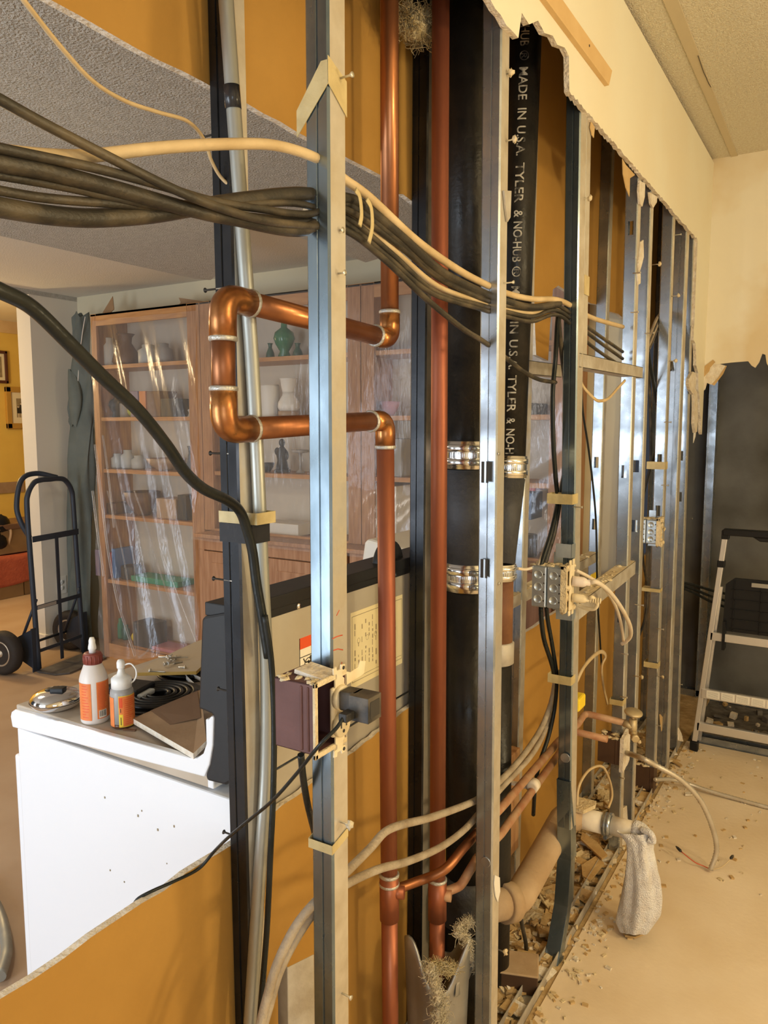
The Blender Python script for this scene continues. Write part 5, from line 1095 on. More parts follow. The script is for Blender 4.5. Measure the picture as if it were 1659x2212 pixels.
# burners
def burner(c, R):
    b = MB(); b.lathe([(R*1.18, 0.0), (R*1.2, 0.004), (R*1.1, 0.005), (R*0.95, -0.006), (R*0.3, -0.010), (0.001, -0.010)], c, 'drip_bowl', 36); o = b.build('drip_bowl', t)
    b = MB(); pts = []
    N = 5*30
    for i in range(N+1):
        a = 2*math.pi*i/30; rr = R*0.2+(R*0.8)*i/N; pts.append(c+Vector((rr*math.cos(a), rr*math.sin(a), 0.010)))
    b.tube(pts, R*0.058, 'burner_black', 8); b.build('coil', t)
bc = PZ(346, 1508, ZC+0.008); burner(bc, 0.088)
burner(Vector((rx0+0.17, 1.34, ZC)), 0.070)
burner(Vector((rx0+0.17, 1.56, ZC)), 0.088)
burner(Vector((-1.12, 1.55, ZC)), 0.070)
# backguard
capp = [(435, 1337), (441, 1331), (496, 1321), (500, 1690), (486, 1697), (446, 1687), (443, 1674), (452, 1653), (459, 1610), (461, 1549), (456, 1543), (428, 1531)]
capx = [p_ for p_ in (PY(x_, y_, ry0-0.004) for x_, y_ in capp)]
for p_ in capx: p_.x = min(p_.x, rx1+0.004)
b = MB(); b.prism(capx, (0, 0.03, 0), 'range_black'); b.build('end_cap', t, bevel=0.005)
b = MB(); b.prism([p_+Vector((0, ry1-ry0-0.022, 0)) for p_ in capx], (0, 0.03, 0), 'range_black'); b.build('end_cap', t, bevel=0.005)
gx = PY(440, 1400, ry0).x; BX = rx1
zc1_, zc0_, zc2_ = PX(585, 1289, BX).z, PX(585, 1317, BX).z, PX(585, 1335, BX).z; zpb = PX(620, 1645, BX).z
b = MB(); b.box(gx+0.003, BX-0.012, ry0+0.02, ry1-0.02, zpb+0.02, zc1_-0.01, 'range_black'); b.build('control_panel', t, bevel=0.002)
b = MB()
b.box(BX-0.003, BX, ry0+0.015, ry1-0.01, zpb, zc2_+0.003, 'range_back'); b.box(BX-0.003, BX-0.0005, ry0+0.015, ry1-0.01, 0.45, zpb-0.006, 'range_back')
for k in range(7): b.lathe([(0.0016, 0), (0.0016, 0.0004), (0.0001, 0.0004)], Vector((BX, ry0+0.06+0.09*k, zpb+0.04)), 'ink', 8, (1, 0, 0))
b.build('back_panel', t)
b = MB(); b.box(gx+0.005, BX+0.006, ry0, ry1, zc0_, zc1_, 'range_black'); b.box(BX-0.01, BX+0.003, ry0+0.01, ry1-0.01, zc2_, zc0_, 'range_black')
q = PX(838, 1228, BX-0.02)
b.lathe([(0.058, -0.008), (0.058, 0.008), (0.0005, 0.008)], Vector((BX-0.02, q.y, zc1_-0.012)), 'range_black', 30, (1, 0, 0))
b.build('backguard_cap', t, bevel=0.002)
b = MB()
for px_, py_ in ((644, 1307), (851, 1237)):
    q = PX(px_, py_, BX+0.003); b = MB(); b.lathe([(0.0065, 0), (0.0065, 0.002), (0.004, 0.0045), (0.0005, 0.0045)], Vector((BX+0.003, q.y, (zc0_+zc2_)/2)), 'steel_band', 12, (1, 0, 0)); b.build('panel_screw', t)
def decal(name, label, y0, y1, z0, z1, m, draw):
    b = MB(); b.box(BX, BX+0.0006, y0, y1, z0, z1, m); draw(b, y0, y1, z0, z1); return b.build(name, t, label=label)
XL = BX+0.0006
def bar(b, y0, y1, z0, z1, m): b.box(XL, XL+0.0004, y0, y1, z0, z1, m)
def warn(b, y0, y1, z0, z1):
    bar(b, y0, y1, z1-0.022, z1, 'label_red')
    for (a, c, d, e) in ((y0, y0+0.0015, z0, z1), (y1-0.0015, y1, z0, z1), (y0, y1, z0+0.038, z0+0.0395)): bar(b, a, c, d, e, 'ink')
    ym_ = y0+0.036; zf = z1-0.045
    b.lathe([(0.0045, 0), (0.0045, 0.0004), (0.0001, 0.0004)], Vector((XL, ym_, zf)), 'ink', 12, (1, 0, 0))
    for (a, c) in (((ym_, zf-.005), (ym_-.002, zf-.022)), ((ym_-.002, zf-.022), (ym_-.016, zf-.042)), ((ym_-.002, zf-.022), (ym_+.012, zf-.042)), ((ym_, zf-.008), (ym_-.018, zf-.006)), ((ym_-.018, zf-.006), (ym_-.024, zf+.003)), ((ym_, zf-.008), (ym_+.016, zf-.014))):
        b.tube([Vector((XL, *a)), Vector((XL, *c))], 0.0016, 'ink', 6, flat=0.3)
    cc = [(ym_-.008+.013*math.cos(k*.3307), z0+.019+.014*math.sin(k*.3307)) for k in range(20)]
    b.tube([Vector((XL, *p_)) for p_ in cc], 0.0009, 'ink', 5, cap=False)
    b.tube([Vector((XL, ym_-.016, z0+.008)), Vector((XL, ym_, z0+.030))], 0.0009, 'ink', 5); b.tube([Vector((XL, ym_-.010, z0+.010)), Vector((XL, ym_-.008, z0+.028)), Vector((XL, ym_-.002, z0+.018))], 0.0016, 'ink', 5)
wl = PX(646, 1380, BX); decal('warning_label', 'tipping warning label with red top band', wl.y, wl.y+0.075, PX(650, 1463, BX).z, wl.z, 'label_white', warn)
def spec(b, y0, y1, z0, z1):
    for (a, c, d, e) in ((y0+.004, y1-.004, z1-.010, z1-.0088), (y0+.004, y1-.004, z0+.012, z0+.0132), (y0+.004, y0+.0052, z0+.012, z1-.009), (y1-.0052, y1-.004, z0+.012, z1-.009), (y0+.004, y1-.004, z0+.020, z0+.0208)): bar(b, a, c, d, e, 'ink_soft')
    rnd_ = random.Random(3)
    for k in range(13):
        y_ = y0+0.014+0.014*k; z_ = z0+.03
        while z_ < z1-0.03:
            h = rnd_.uniform(.004, .014)
            if rnd_.random() < 0.62: bar(b, y_, y_+rnd_.uniform(.0012, .0045), z_, min(z_+h, z1-.02), 'ink_soft')
            z_ += h+rnd_.uniform(.002, .007)
    for k in range(5):
        y_ = y0+0.03+0.034*k; z_ = z0+(z1-z0)*0.6; cc = [(y_+.005*math.cos(a_*.7), z_+.006*math.sin(a_*.7)) for a_ in range(10)]; b.tube([Vector((XL, *p_)) for p_ in cc], 0.0005, 'ink_soft', 4, cap=False)
sl = PX(757, 1325, BX); s2 = PX(869, 1290, BX)
decal('wiring_label', 'large yellowed wiring diagram sheet', sl.y, s2.y, PX(760, 1488, BX).z, sl.z, 'label_cream', spec)

# things on the cooktop
def glue_bottle():
    c = PZ(206, 1556, ZC); R = 0.0285
    t = thing('glue_bottle', 'taller white glue bottle with brown cap and orange label on the range', 'bottle', c)
    b = MB(); b.lathe([(R*0.92, 0), (R, 0.004), (R, 0.092), (R*0.93, 0.100), (R*0.66, 0.121), (0.0155, 0.125), (0.0155, 0.128)], c, 'bottle_white', 32); b.build('bottle_body', t)
    b = MB(); Rl = R+0.0005; ac = math.atan2(-c.y, -c.x)
    for (a0, a1, m, z0, z1) in ((-1.35, -0.22, 'label_orange', .010, .088), (0.16, 1.5, 'label_orange', .012, .090)):
        n = 14
        for i in range(n):
            p = [ac+a0+(a1-a0)*(i+k)/n for k in (0, 1)]
            b.poly([c+Vector((Rl*math.cos(p[0]), Rl*math.sin(p[0]), z0)), c+Vector((Rl*math.cos(p[1]), Rl*math.sin(p[1]), z0)), c+Vector((Rl*math.cos(p[1]), Rl*math.sin(p[1]), z1)), c+Vector((Rl*math.cos(p[0]), Rl*math.sin(p[0]), z1))], m)
    Rk = Rl+0.0003
    def blk(a0, a1, z0, z1, m):
        n = max(1, int(abs(a1-a0)/0.12))
        for i in range(n):
            p = [ac+a0+(a1-a0)*(i+k)/n for k in (0, 1)]
            b.poly([c+Vector((Rk*math.cos(p[0]), Rk*math.sin(p[0]), z0)), c+Vector((Rk*math.cos(p[1]), Rk*math.sin(p[1]), z0)), c+Vector((Rk*math.cos(p[1]), Rk*math.sin(p[1]), z1)), c+Vector((Rk*math.cos(p[0]), Rk*math.sin(p[0]), z1))], m)
    for k in range(17): blk(0.24, 0.24+random.uniform(.5, .75), .034+.0032*k, .0352+.0032*k, 'label_red')
    for k in range(12): blk(-0.95, -0.95+random.uniform(.3, .6), .016+.006*k, .0176+.006*k, 'label_red')
    Rk += 0.0002; blk(0.27, 0.86, .014, .030, 'label_white'); Rk += 0.0002
    a_ = 0.32
    while a_ < 0.78:
        w_ = random.choice((.012, .022, .035)); blk(a_, a_+w_, .017, .029, 'ink'); a_ += w_+random.choice((.015, .025))
    b.build('label', t, label='orange label with bar code')
    b = MB(); prof = [(0.0185, 0.124), (0.0185, 0.143), (0.017, 0.146), (0.008, 0.146)]; b.lathe(prof, c, 'cap_brown', 30)
    for k in range(15):
        a_ = 2*math.pi*k/15; b.tube([c+Vector((.0186*math.cos(a_), .0186*math.sin(a_), .126)), c+Vector((.0186*math.cos(a_), .0186*math.sin(a_), .142))], 0.0012, 'cap_brown', 6)
    b.build('cap', t)
    b = MB(); b.lathe([(0.0068, 0.145), (0.0072, 0.153), (0.0085, 0.154), (0.008, 0.160), (0.0066, 0.166), (0.0066, 0.172), (0.0045, 0.178), (0.0005, 0.179)], c, 'cap_white', 18); b.build('nozzle', t)
glue_bottle()
def squeeze_bottle():
    c = PZ(266, 1567, ZC); R = 0.0235
    t = thing('squeeze_bottle', 'shorter squeeze bottle with white flip cap and amber base on the range', 'bottle', c)
    b = MB(); b.lathe([(R*0.9, 0), (R, 0.004), (R, 0.010)], c, 'bottle_amber', 30); b.lathe([(R, 0.010), (R, 0.072), (R*0.95, 0.078), (0.018, 0.082), (0.018, 0.084)], c, 'bottle_grey', 30); b.build('bottle_body', t)
    b = MB(); Rk = R+0.0005; ac = math.atan2(-c.y, -c.x)
    def blk(a0, a1, z0, z1, m, rr=0):
        n = max(1, int(abs(a1-a0)/0.12)); r_ = Rk+rr
        for i in range(n):
            p = [ac+a0+(a1-a0)*(i+k)/n for k in (0, 1)]
            b.poly([c+Vector((r_*math.cos(p[0]), r_*math.sin(p[0]), z0)), c+Vector((r_*math.cos(p[1]), r_*math.sin(p[1]), z0)), c+Vector((r_*math.cos(p[1]), r_*math.sin(p[1]), z1)), c+Vector((r_*math.cos(p[0]), r_*math.sin(p[0]), z1))], m)
    blk(-0.32, 1.5, .005, .070, 'label_yellow'); blk(-0.28, 1.45, .0065, .0685, 'label_orange', .0002); blk(-1.5, -0.75, .005, .066, 'label_orange')
    blk(-0.28, 0.02, .007, .032, 'label_yellow', .0004); blk(-0.28, 0.02, .046, .066, 'label_red', .0004)
    blk(-0.18, -0.12, .010, .026, 'ink', .0006); blk(-0.18, -0.13, .036, .044, 'ink', .0006)
    for k in range(13): blk(0.1, 0.1+random.uniform(.5, .95), .011+.0042*k, .0123+.0042*k, 'label_red', .0006)
    b.build('label', t, label='orange and yellow label')
    b = MB(); b.lathe([(0.0205, 0.082), (0.0205, 0.101), (0.015, 0.106), (0.009, 0.109), (0.0062, 0.118), (0.0058, 0.124)], c, 'cap_white', 26); b.build('cap', t)
    b = MB(); b.lathe([(0.0078, 0.122), (0.0082, 0.124), (0.0082, 0.134), (0.006, 0.139), (0.0005, 0.140)], c, 'cap_white', 16)
    u = _rt; b.tube(catmull([c+u*0.006+Vector((0, 0, .128)), c+u*0.020+Vector((0, 0, .131)), c+u*0.030+Vector((0, 0, .120)), c+u*0.031+Vector((0, 0, .106)), c+u*0.026+Vector((0, 0, .096)), c+u*0.019+Vector((0, 0, .090))], 6), 0.0017, 'cap_white', 8); b.build('tethered_tip', t)
squeeze_bottle()
c = PZ(122, 1528, ZC)
t = thing('tape_measure', 'round chrome cased gadget with black latch on the front corner of the range', 'tool', c)
b = MB(); b.lathe([(0.034, 0), (0.050, 0.009), (0.054, 0.018), (0.053, 0.025), (0.046, 0.032), (0.032, 0.038), (0.0005, 0.040)], c, 'chrome', 36); b.build('case', t)
b = MB(); b.lathe([(0.0525, 0.0165), (0.055, 0.018), (0.0525, 0.0195)], c, 'black_plastic', 36); b.build('seam', t)
b = MB(); Rz = Matrix.Rotation(0.5, 3, 'Z'); b.box(c.x-0.006, c.x+0.024, c.y-0.010, c.y+0.010, c.z+0.037, c.z+0.047, 'black_plastic', Rz); b.lathe([(0.012, 0.034), (0.012, 0.041), (0.0005, 0.042)], c+Vector((-0.012, -0.004, 0)), 'black_plastic', 18); b.build('latch', t, bevel=0.002)
c = PZ(283, 1500, ZC+0.012)
b = MB(); Rz = Matrix.Rotation(0.25, 3, 'Z'); b.box(c.x-0.055, c.x+0.035, c.y-0.030, c.y+0.040, c.z+0.004, c.z+0.022, 'black_plastic', Rz); b.box(c.x+0.036, c.x+0.052, c.y-0.02, c.y+0.03, c.z+0.002, c.z+0.014, 'goods_glass', Rz)
b.build('plastic_case', label='flat dark plastic case lying on the coil burner behind the bottles', cat='case', bevel=0.004)
b = MB(); P_ = [PZ(287, 1563, ZC+0.006), PZ(418, 1640, ZC+0.010), PZ(446, 1612, ZC+0.022), PZ(434, 1500, ZC+0.030)]
b.prism(P_, (0, 0, 0.011), 'cardboard', 'gypsum_edge'); t_ = b.build('board_scrap', label='triangular scrap of drywall, brown paper up, on the rear corner of the range', cat='board scrap')
b = MB(); k_ = [P_[0].lerp(P_[3], .25)+Vector((0, 0, .0115)), P_[0].lerp(P_[3], .95)+Vector((0, 0, .0115)), P_[1].lerp(P_[2], .6).lerp(P_[3], .45)+Vector((0, 0, .0115)), P_[1].lerp(P_[0], .5).lerp(P_[3], .2)+Vector((0, 0, .0115))]
b.prism(k_, (0, 0, .0004), 'goods_brown'); b.build('torn_face', t_)
b = MB(); b.prism([PZ(x_, y_, ZC+0.022) for x_, y_ in ((297, 1460), (424, 1457), (442, 1440), (442, 1386), (424, 1392), (330, 1436))], (0, 0, 0.008), 'board_beige', 'board_edge_yellow'); b.build('fiberboard', label='beige board with yellow edge lying across the far burners, screws on it', cat='board')
bz_ = ZC+0.032
def bolt(c, ang, L, lab=None):
    d = Vector((math.cos(ang), math.sin(ang), 0.0)); b = MB(); b.lathe([(0.0052, 0), (0.0052, 0.003), (0.0022, 0.0035), (0.0020, L), (0.0005, L+0.002)], c, 'screw_metal', 10, d); return tag(b.build('screw'), lab, 'screw', 'loose screws on the beige board')
bl = bolt(PZ(323, 1449, bz_), 0.35, 0.040, 'loose steel screw lying leftmost on the beige board')
bolt(PZ(401, 1442, bz_), -2.75, 0.018, 'short loose steel screw lying nearest the black backguard on the beige board')
for i in range(9):
    q = PZ(350+random.uniform(0, 36), 1436-random.uniform(0, 18), bz_+0.003*(i % 3)); bolt(q, random.uniform(0, 6.28), random.uniform(.022, .036), 'steel screw heaped in the screw pile on the beige board')
b = MB(); q = PZ(402, 1462, ZC+0.01); q2 = PZ(432, 1490, ZC+0.004)
b.tube(catmull([q2+Vector((0.02, 0.01, 0)), q2, q, q+Vector((0.010, 0.012, .001)), q2+Vector((.022, .03, 0))], 6), 0.006, 'cap_white', 8, flat=0.3); b.build('white_strap', label='looped white plastic strap poking out beside the black backguard', cat='strap')
b = MB(); q = PZ(280, 1578, ZC); b.box(q.x-0.012, q.x+0.014, q.y-0.004, q.y+0.003, ZC, ZC+0.003, 'goods_brown', Matrix.Rotation(0.4, 3, 'Z')); b.build('wood_chip', label='tiny brown wood chip lying before the shorter bottle', cat='chip')
# white panel standing behind the range
q0 = PY(780, 1222, 2.2); b = MB()
outp = [(778, 1230), (786, 1172), (792, 1164), (870, 1186), (905, 1196), (905, 1260), (778, 1260)]
b.prism([PY(x_, y_, 2.2) for x_, y_ in outp], (0, 0.30, 0), 'ceramic_white'); z_ = min(v.z for v in b.v)
b.box(q0.x, PY(905, 1260, 2.2).x, 2.2, 2.5, 0, z_, 'ceramic_white')
b.build('white_appliance', label='white appliance with rounded top corner standing beyond the range', cat='appliance', bevel=0.012)

# ================================================================ HAND TRUCK
O = Vector((-4.20, 2.79, 0)); Wd = Vector((-0.075, 0.375, 0)); Fd = Vector((0.985, 0.15, 0)).normalized()
t = thing('hand_truck', 'dark blue steel hand truck with looped handle and two fat tires', 'hand truck', O+Wd/2)
def HT(w, f, z): return O+Wd*w+Fd*f+Vector((0, 0, z))
HH = 1.17
def frame_pts(f):
    return [HT(0, f, 0.02), HT(0, f-0.02, 0.62), HT(0, f-0.03, HH-0.18), HT(0.03, f-0.03, HH-0.08), HT(0.16, f-0.03, HH-0.015), HT(0.32, f-0.03, HH), HT(0.5, f-0.03, HH), HT(0.68, f-0.03, HH), HT(0.84, f-0.03, HH-0.015), HT(0.97, f-0.03, HH-0.08), HT(1, f-0.03, HH-0.18), HT(1, f-0.02, 0.62), HT(1, f, 0.02)]
b = MB(); b.tube(catmull(frame_pts(0), 6), 0.016, 'truck_paint', 14); b.build('frame', t)
b = MB(); b.tube(catmull([HT(0.02, -0.03, 0.83), HT(0.03, -0.10, 0.92), HT(0.04, -0.13, 1.02), HT(0.16, -0.13, HH), HT(0.45, -0.12, HH+0.035), HT(0.72, -0.05, HH+0.005)], 6), 0.016, 'truck_paint', 12); b.build('grip_loop', t)
b = MB()
def hbar(z, r=0.013):
    a, c = HT(0, 0, z), HT(1, 0, z); b.prism([a+Vector((0, 0, -r)), a+Vector((0, 0, r)), c+Vector((0, 0, r)), c+Vector((0, 0, -r))], Fd*0.006, 'truck_paint')
hbar(0.82, 0.018); hbar(0.40); hbar(0.13, 0.010)
a = HT(0.5, 0, 0.82); c = HT(0.5, 0, 0.03); b.prism([a-Wd*0.03, a+Wd*0.03, c+Wd*0.03, c-Wd*0.03], Fd*0.008, 'truck_paint'); b.build('crossbar', t)
b = MB(); a = HT(0.02, 0.007, 0.40); c = HT(0.42, 0.007, 0.40); b.prism([a+Vector((0, 0, -.01)), a+Vector((0, 0, .01)), c+Vector((0, 0, .01)), c+Vector((0, 0, -.01))], Fd*0.001, 'goods_grey'); b.build('maker_plate', t)
b = MB(); b.prism([HT(-0.05, 0, 0.004), HT(1.05, 0, 0.004), HT(1.05, 0.15, 0.004), HT(0.96, 0.21, 0.004), HT(0.1, 0.21, 0.004), HT(-0.05, 0.15, 0.004)], (0, 0, 0.008), 'truck_plate'); b.build('toe_plate', t)
for (w0, w1) in ((-0.12, 0.02), (0.98, 1.12)):
    b = MB(); b.prism([HT(w0, -0.005, 0.01), HT(w1, -0.005, 0.01), HT(w1, -0.005, 0.28), HT(w0, -0.005, 0.28)], Fd*0.008, 'truck_paint'); b.prism([HT((w0+w1)/2, 0, 0.01), HT((w0+w1)/2, -0.16, 0.08), HT((w0+w1)/2, -0.16, 0.20), HT((w0+w1)/2, 0, 0.28)], Wd*0.012, 'truck_paint'); b.build('wheel_bracket', t)
b = MB(); b.tube([HT(-0.42, -0.16, 0.135), HT(1.26, -0.16, 0.135)], 0.009, 'truck_paint', 10); b.tube([HT(0.02, 0, 0.45), HT(0.0, -0.15, 0.15)], 0.009, 'truck_paint', 10); b.tube([HT(0.98, 0, 0.45), HT(1.0, -0.15, 0.15)], 0.009, 'truck_paint', 10); b.build('axle', t)
for w in (-0.30, 1.16):
    c = HT(w, -0.16, 0.135); ax = Wd.normalized(); b = MB()
    b.lathe([(0.075, -0.030), (0.095, -0.042), (0.118, -0.040), (0.131, -0.024), (0.134, 0.0), (0.131, 0.024), (0.118, 0.040), (0.095, 0.042), (0.075, 0.030)], c, 'tire', 36, ax); o = b.build('wheel', t)
    b = MB(); b.lathe([(0.012, -0.042), (0.020, -0.040), (0.022, -0.024), (0.055, -0.018), (0.072, -0.034), (0.078, -0.034), (0.078, 0.034), (0.072, 0.034), (0.055, 0.018), (0.022, 0.024), (0.012, 0.042)], c, 'hub_metal', 30, ax); b.build('hub', o)

# jacket hanging at the bookcase corner
JY = 3.30
jl = [(680, 164, 184), (720, 162, 188), (780, 159, 194), (830, 155, 200), (880, 150, 202), (905, 149, 203), (930, 156, 201), (1000, 153, 198), (1080, 154, 193), (1200, 150, 191), (1300, 148, 193), (1370, 148, 194), (1395, 148, 190)]
def jk(u, v):
    f = v*(len(jl)-1); i = min(int(f), len(jl)-2); t_ = f-i; y = jl[i][0]*(1-t_)+jl[i+1][0]*t_; l = jl[i][1]*(1-t_)+jl[i+1][1]*t_; r = jl[i][2]*(1-t_)+jl[i+1][2]*t_
    a = 2*math.pi*u; c = PY((l+r)/2, y, JY); w = abs(PY(r, y, JY).x-PY(l, y, JY).x)/2
    k = 1+0.10*math.sin(4*a+9*v)+0.06*math.sin(7*a-14*v)
    return c+Vector((w*math.cos(a)*k, 0.042*math.sin(a)*k+0.012*math.sin(20*v+3*a), 0.02*math.sin(3*a+6*v)))
b = MB(); b.grid(jk, 44, 60, 'jacket'); t_ = b.build('jacket', label='grey green jacket hanging in folds from the left corner of the bookcase', cat='jacket')
b = MB(); b.tube(catmull([PY(184, 684, JY-0.03), PY(178, 720, JY-.035), PY(172, 770, JY-.04), PY(168, 830, JY-.042)], 6), 0.003, 'jacket_trim', 8); b.tube([PY(149, 826, JY-.05), PY(160, 827, JY-.05)], 0.003, 'jacket_trim', 6); b.build('piping', t_)
b = MB()
def sleeve(u, v):
    a = 2*math.pi*u; c = PY(153+6*math.sin(3*v)+8*v, 800+120*v, JY-0.05); r = 0.022+0.030*math.sin(math.pi*min(1, v*1.02)); return c+Vector((r*math.cos(a), r*.7*math.sin(a), .01*math.sin(3*a)))
b.grid(sleeve, 20, 16, 'jacket'); b.build('sleeve', t_)

# ================================================================ BOOKCASES
BY0, BY1 = 3.20, 3.475
def bookcase(name, label, cat, x0, x1, zt, shelves, z0=0.0, stl=0.075, str_=0.075):
    t = thing(name, label, cat, (x0, BY0, z0))
    for (a, c) in ((x0, x0+0.02), (x1-0.02, x1)):
        b = MB(); b.box(a, c, BY0+0.018, BY1, z0, zt, 'oak'); b.build('side_panel', t)
    for (a, c) in ((x0, x0+stl), (x1-str_, x1)):
        b = MB(); b.box(a, c, BY0, BY0+0.019, z0, zt, 'oak'); b.build('stile', t, bevel=0.002)
    b = MB(); b.box(x0+0.02, x1-0.02, BY1-0.008, BY1, z0, zt, 'oak_back'); b.build('back_panel', t)
    b = MB(); b.box(x0+stl, x1-str_, BY0, BY0+0.019, zt-0.072, zt, 'oak_shelf'); b.box(x0, x1, BY0, BY1, zt-0.012, zt, 'oak_shelf'); b.build('top_rail', t)
    for s_ in shelves:
        b = MB(); b.box(x0+0.02, x1-0.02, BY0+0.012, BY1-0.008, s_-0.022, s_, 'oak_shelf'); b.build('shelf', t)
    b = MB(); b.box(x0+stl, x1-str_, BY0, BY0+0.019, z0, max(z0+0.012, z0+0.10 if z0 < 0.1 else z0+.012), 'oak_shelf'); b.build('bottom_rail', t)
    return t
U1 = [1.872, 1.552, 1.228, 0.938, 0.52, 0.10]; U2 = [1.862, 1.548, 1.244]; U3 = [1.862, 1.548, 1.25]
bookcase('bookcase', 'leftmost tall oak bookcase under clear plastic, jacket on its corner', 'bookcase', -4.11, -3.185, 2.185, U1, 0.0, 0.05, 0.095)
bookcase('bookcase', 'middle oak bookcase upper unit with green vases, above the cabinet doors', 'bookcase', -3.180, -2.105, 2.185, U2, 0.905)
bookcase('bookcase', 'rightmost oak bookcase upper unit, seen past the copper pipes and iron stacks', 'bookcase', -2.100, -1.06, 2.185, U3, 0.905)
def base(x0, x1, label):
    t = thing('base_cabinet', label, 'cabinet', (x0, 3.06, 0)); y0 = 3.08
    b = MB(); b.box(x0+0.006, x1-0.006, y0+0.02, BY1, 0.08, 0.88, 'oak_cabinet'); b.box(x0+.02, x1-.02, y0+.06, BY1, 0, .08, 'oak_cabinet'); b.build('carcass', t)
    b = MB(); b.box(x0-0.012, x1+0.0, y0-0.018, BY1, 0.882, 0.904, 'oak_cabinet'); b.build('top', t, bevel=0.004)
    b = MB(); b.box(x0+0.006, x1-0.006, y0, y0+0.02, 0.815, 0.88, 'oak_cabinet'); b.box(x0+.006, x0+.05, y0, y0+.02, .08, .815, 'oak_cabinet'); b.box(x1-.05, x1-.006, y0, y0+.02, .08, .815, 'oak_cabinet'); b.build('face_frame', t, bevel=0.002)
    n = 2; w = (x1-x0-0.1)/n
    for i in range(n):
        a = x0+0.05+i*w+0.004; c = x0+0.05+(i+1)*w-0.004; b = MB()
        b.box(a, c, y0-0.008, y0+0.012, 0.10, 0.81, 'oak_cabinet'); d = b.build('door', t, bevel=0.003)
        b = MB(); b.box(a+.06, c-.06, y0-0.014, y0-0.006, .16, .75, 'oak_cabinet'); b.build('raised_panel', d, bevel=0.006)
        b = MB(); kx = c-.025 if i == 0 else a+.025; b.lathe([(0.006, 0), (0.006, .012), (.014, .016), (.014, .024), (.001, .026)], Vector((kx, y0-.008, .60)), 'black_plastic', 14, (0, -1, 0)); b.build('knob', d)
    return t
base(-3.12, -2.105, 'oak base cabinet with panelled doors left of the nearest stud, behind the range')
base(-2.10, -1.06, 'oak base cabinet with panelled doors farther right behind the copper risers')
IY = 3.32
def goods(name, label, cat, pl, pr, py, z, shape, col, h=None, group=None, dep=0.14, extra=None):
    if z in U1 and pl < 300: pl, pr = 222+(pl-205)*0.82, 222+(pr-205)*0.82
    xl = PY(pl, py, IY).x; xr = PY(pr, py, IY).x; c = Vector(((xl+xr)/2, IY, z+0.001)); w = min((xr-xl)/2, 0.115); top = PY((pl+pr)/2, py, IY).z
    h = h or max(0.02, top-z); m = col if col in MATS else 'goods_'+col; b = MB()
    if shape == 'box': b.box(xl, xr, IY-dep/2, IY+dep/2, c.z, c.z+h, m)
    elif shape == 'book': 
        b.box(xl, xr, IY-0.07, IY+0.08, c.z, c.z+h, m); b.box(xl+.003, xr-.003, IY-.066, IY+.083, c.z+.003, c.z+h-.003, 'label_white')
    elif shape == 'jar': b.lathe([(w*.8, 0), (w, h*.08), (w, h*.70), (w*.6, h*.82), (w*.62, h*.98), (w*.5, h)], c, m, 20)
    elif shape == 'vase': b.lathe([(w*.55, 0), (w*.62, h*.03), (w*.42, h*.18), (w*.80, h*.36), (w, h*.52), (w*.85, h*.68), (w*.30, h*.80), (w*.26, h*.94), (w*.42, h)], c, m, 24)
    elif shape == 'bud': b.lathe([(w*.8, 0), (w, h*.12), (w*.85, h*.4), (w*.4, h*.72), (w*.45, h*.9), (w*.65, h)], c, m, 20)
    elif shape == 'can': b.lathe([(w*.97, 0), (w, h*.03), (w, h*.95), (w*.95, h)], c, m, 24)
    elif shape == 'bowl': b.lathe([(w*.4, 0), (w*.45, h*.1), (w*.8, h*.5), (w, h), (w*.94, h), (w*.7, h*.5), (w*.3, h*.15), (.001, h*.15)], c, m, 24)
    elif shape == 'stand': b.lathe([(w*.5, 0), (w*.5, h*.05), (w*.15, h*.15), (w*.12, h*.7), (w*.25, h*.85), (w, h*.9), (w, h), (.001, h)], c, m, 24)
    elif shape == 'statue':
        b.lathe([(w*.9, 0), (w*.9, h*.08), (w*.7, h*.1)], c, m, 16); b.lathe([(w*.75, h*.1), (w*.55, h*.35), (w*.7, h*.6), (w*.3, h*.74), (w*.2, h*.78)], c, m, 16); b.ball(c+Vector((0, 0, h*.88)), w*.36, w*.36, h*.12, m, 12, 8); b.ball(c+Vector((-w*.7, 0, h*.62)), w*.35, w*.25, h*.12, m, 10, 6); b.ball(c+Vector((w*.6, 0, h*.5)), w*.3, w*.25, h*.14, m, 10, 6)
    elif shape == 'ball': b.ball(c+Vector((0, 0, w)), w, w, w, m, 18, 12)
    o = b.build(name, label=label, cat=cat, group=group, bevel=0.003 if shape in ('box', 'book') else 0)
    return o
z1, z2, z3, z4, z5, z6 = U1
goods('jug', 'pale jug with blue label, leftmost on the top shelf of the leftmost bookcase', 'jug', 206, 232, 730, z1, 'jar', 'white')
xb = PY(229, 740, IY); b = MB(); b.box(xb.x-.02, xb.x+.02, IY-.068, IY-.062, z1+.05, z1+.13, 'goods_blue'); b.build('jug_label', bpy.data.objects['jug'], label='blue paper label')
goods('paper_bundle', 'crumpled brown paper bundle on the top shelf of the leftmost bookcase', 'paper', 240, 290, 722, z1, 'bud', 'brown')
goods('jar', 'dull glass jar left of two on the top shelf behind plastic', 'jar', 305, 335, 745, z1, 'jar', 'glass'); goods('jar', 'darker jar right of two on the top shelf behind plastic', 'jar', 340, 366, 742, z1, 'jar', 'grey')
goods('vase', 'dark vase at the left end of the second shelf, half behind the heavy cable', 'vase', 226, 252, 850, z2, 'vase', 'dark'); goods('cup', 'grey mug beside the dark vase on the second shelf', 'mug', 254, 272, 872, z2, 'can', 'grey')
goods('toy', 'lime green round toy on the second shelf of the leftmost bookcase', 'toy', 275, 299, 880, z2, 'ball', 'lime'); goods('box', 'lavender box on the second shelf beside the lime toy', 'box', 300, 317, 846, z2, 'box', 'purple')
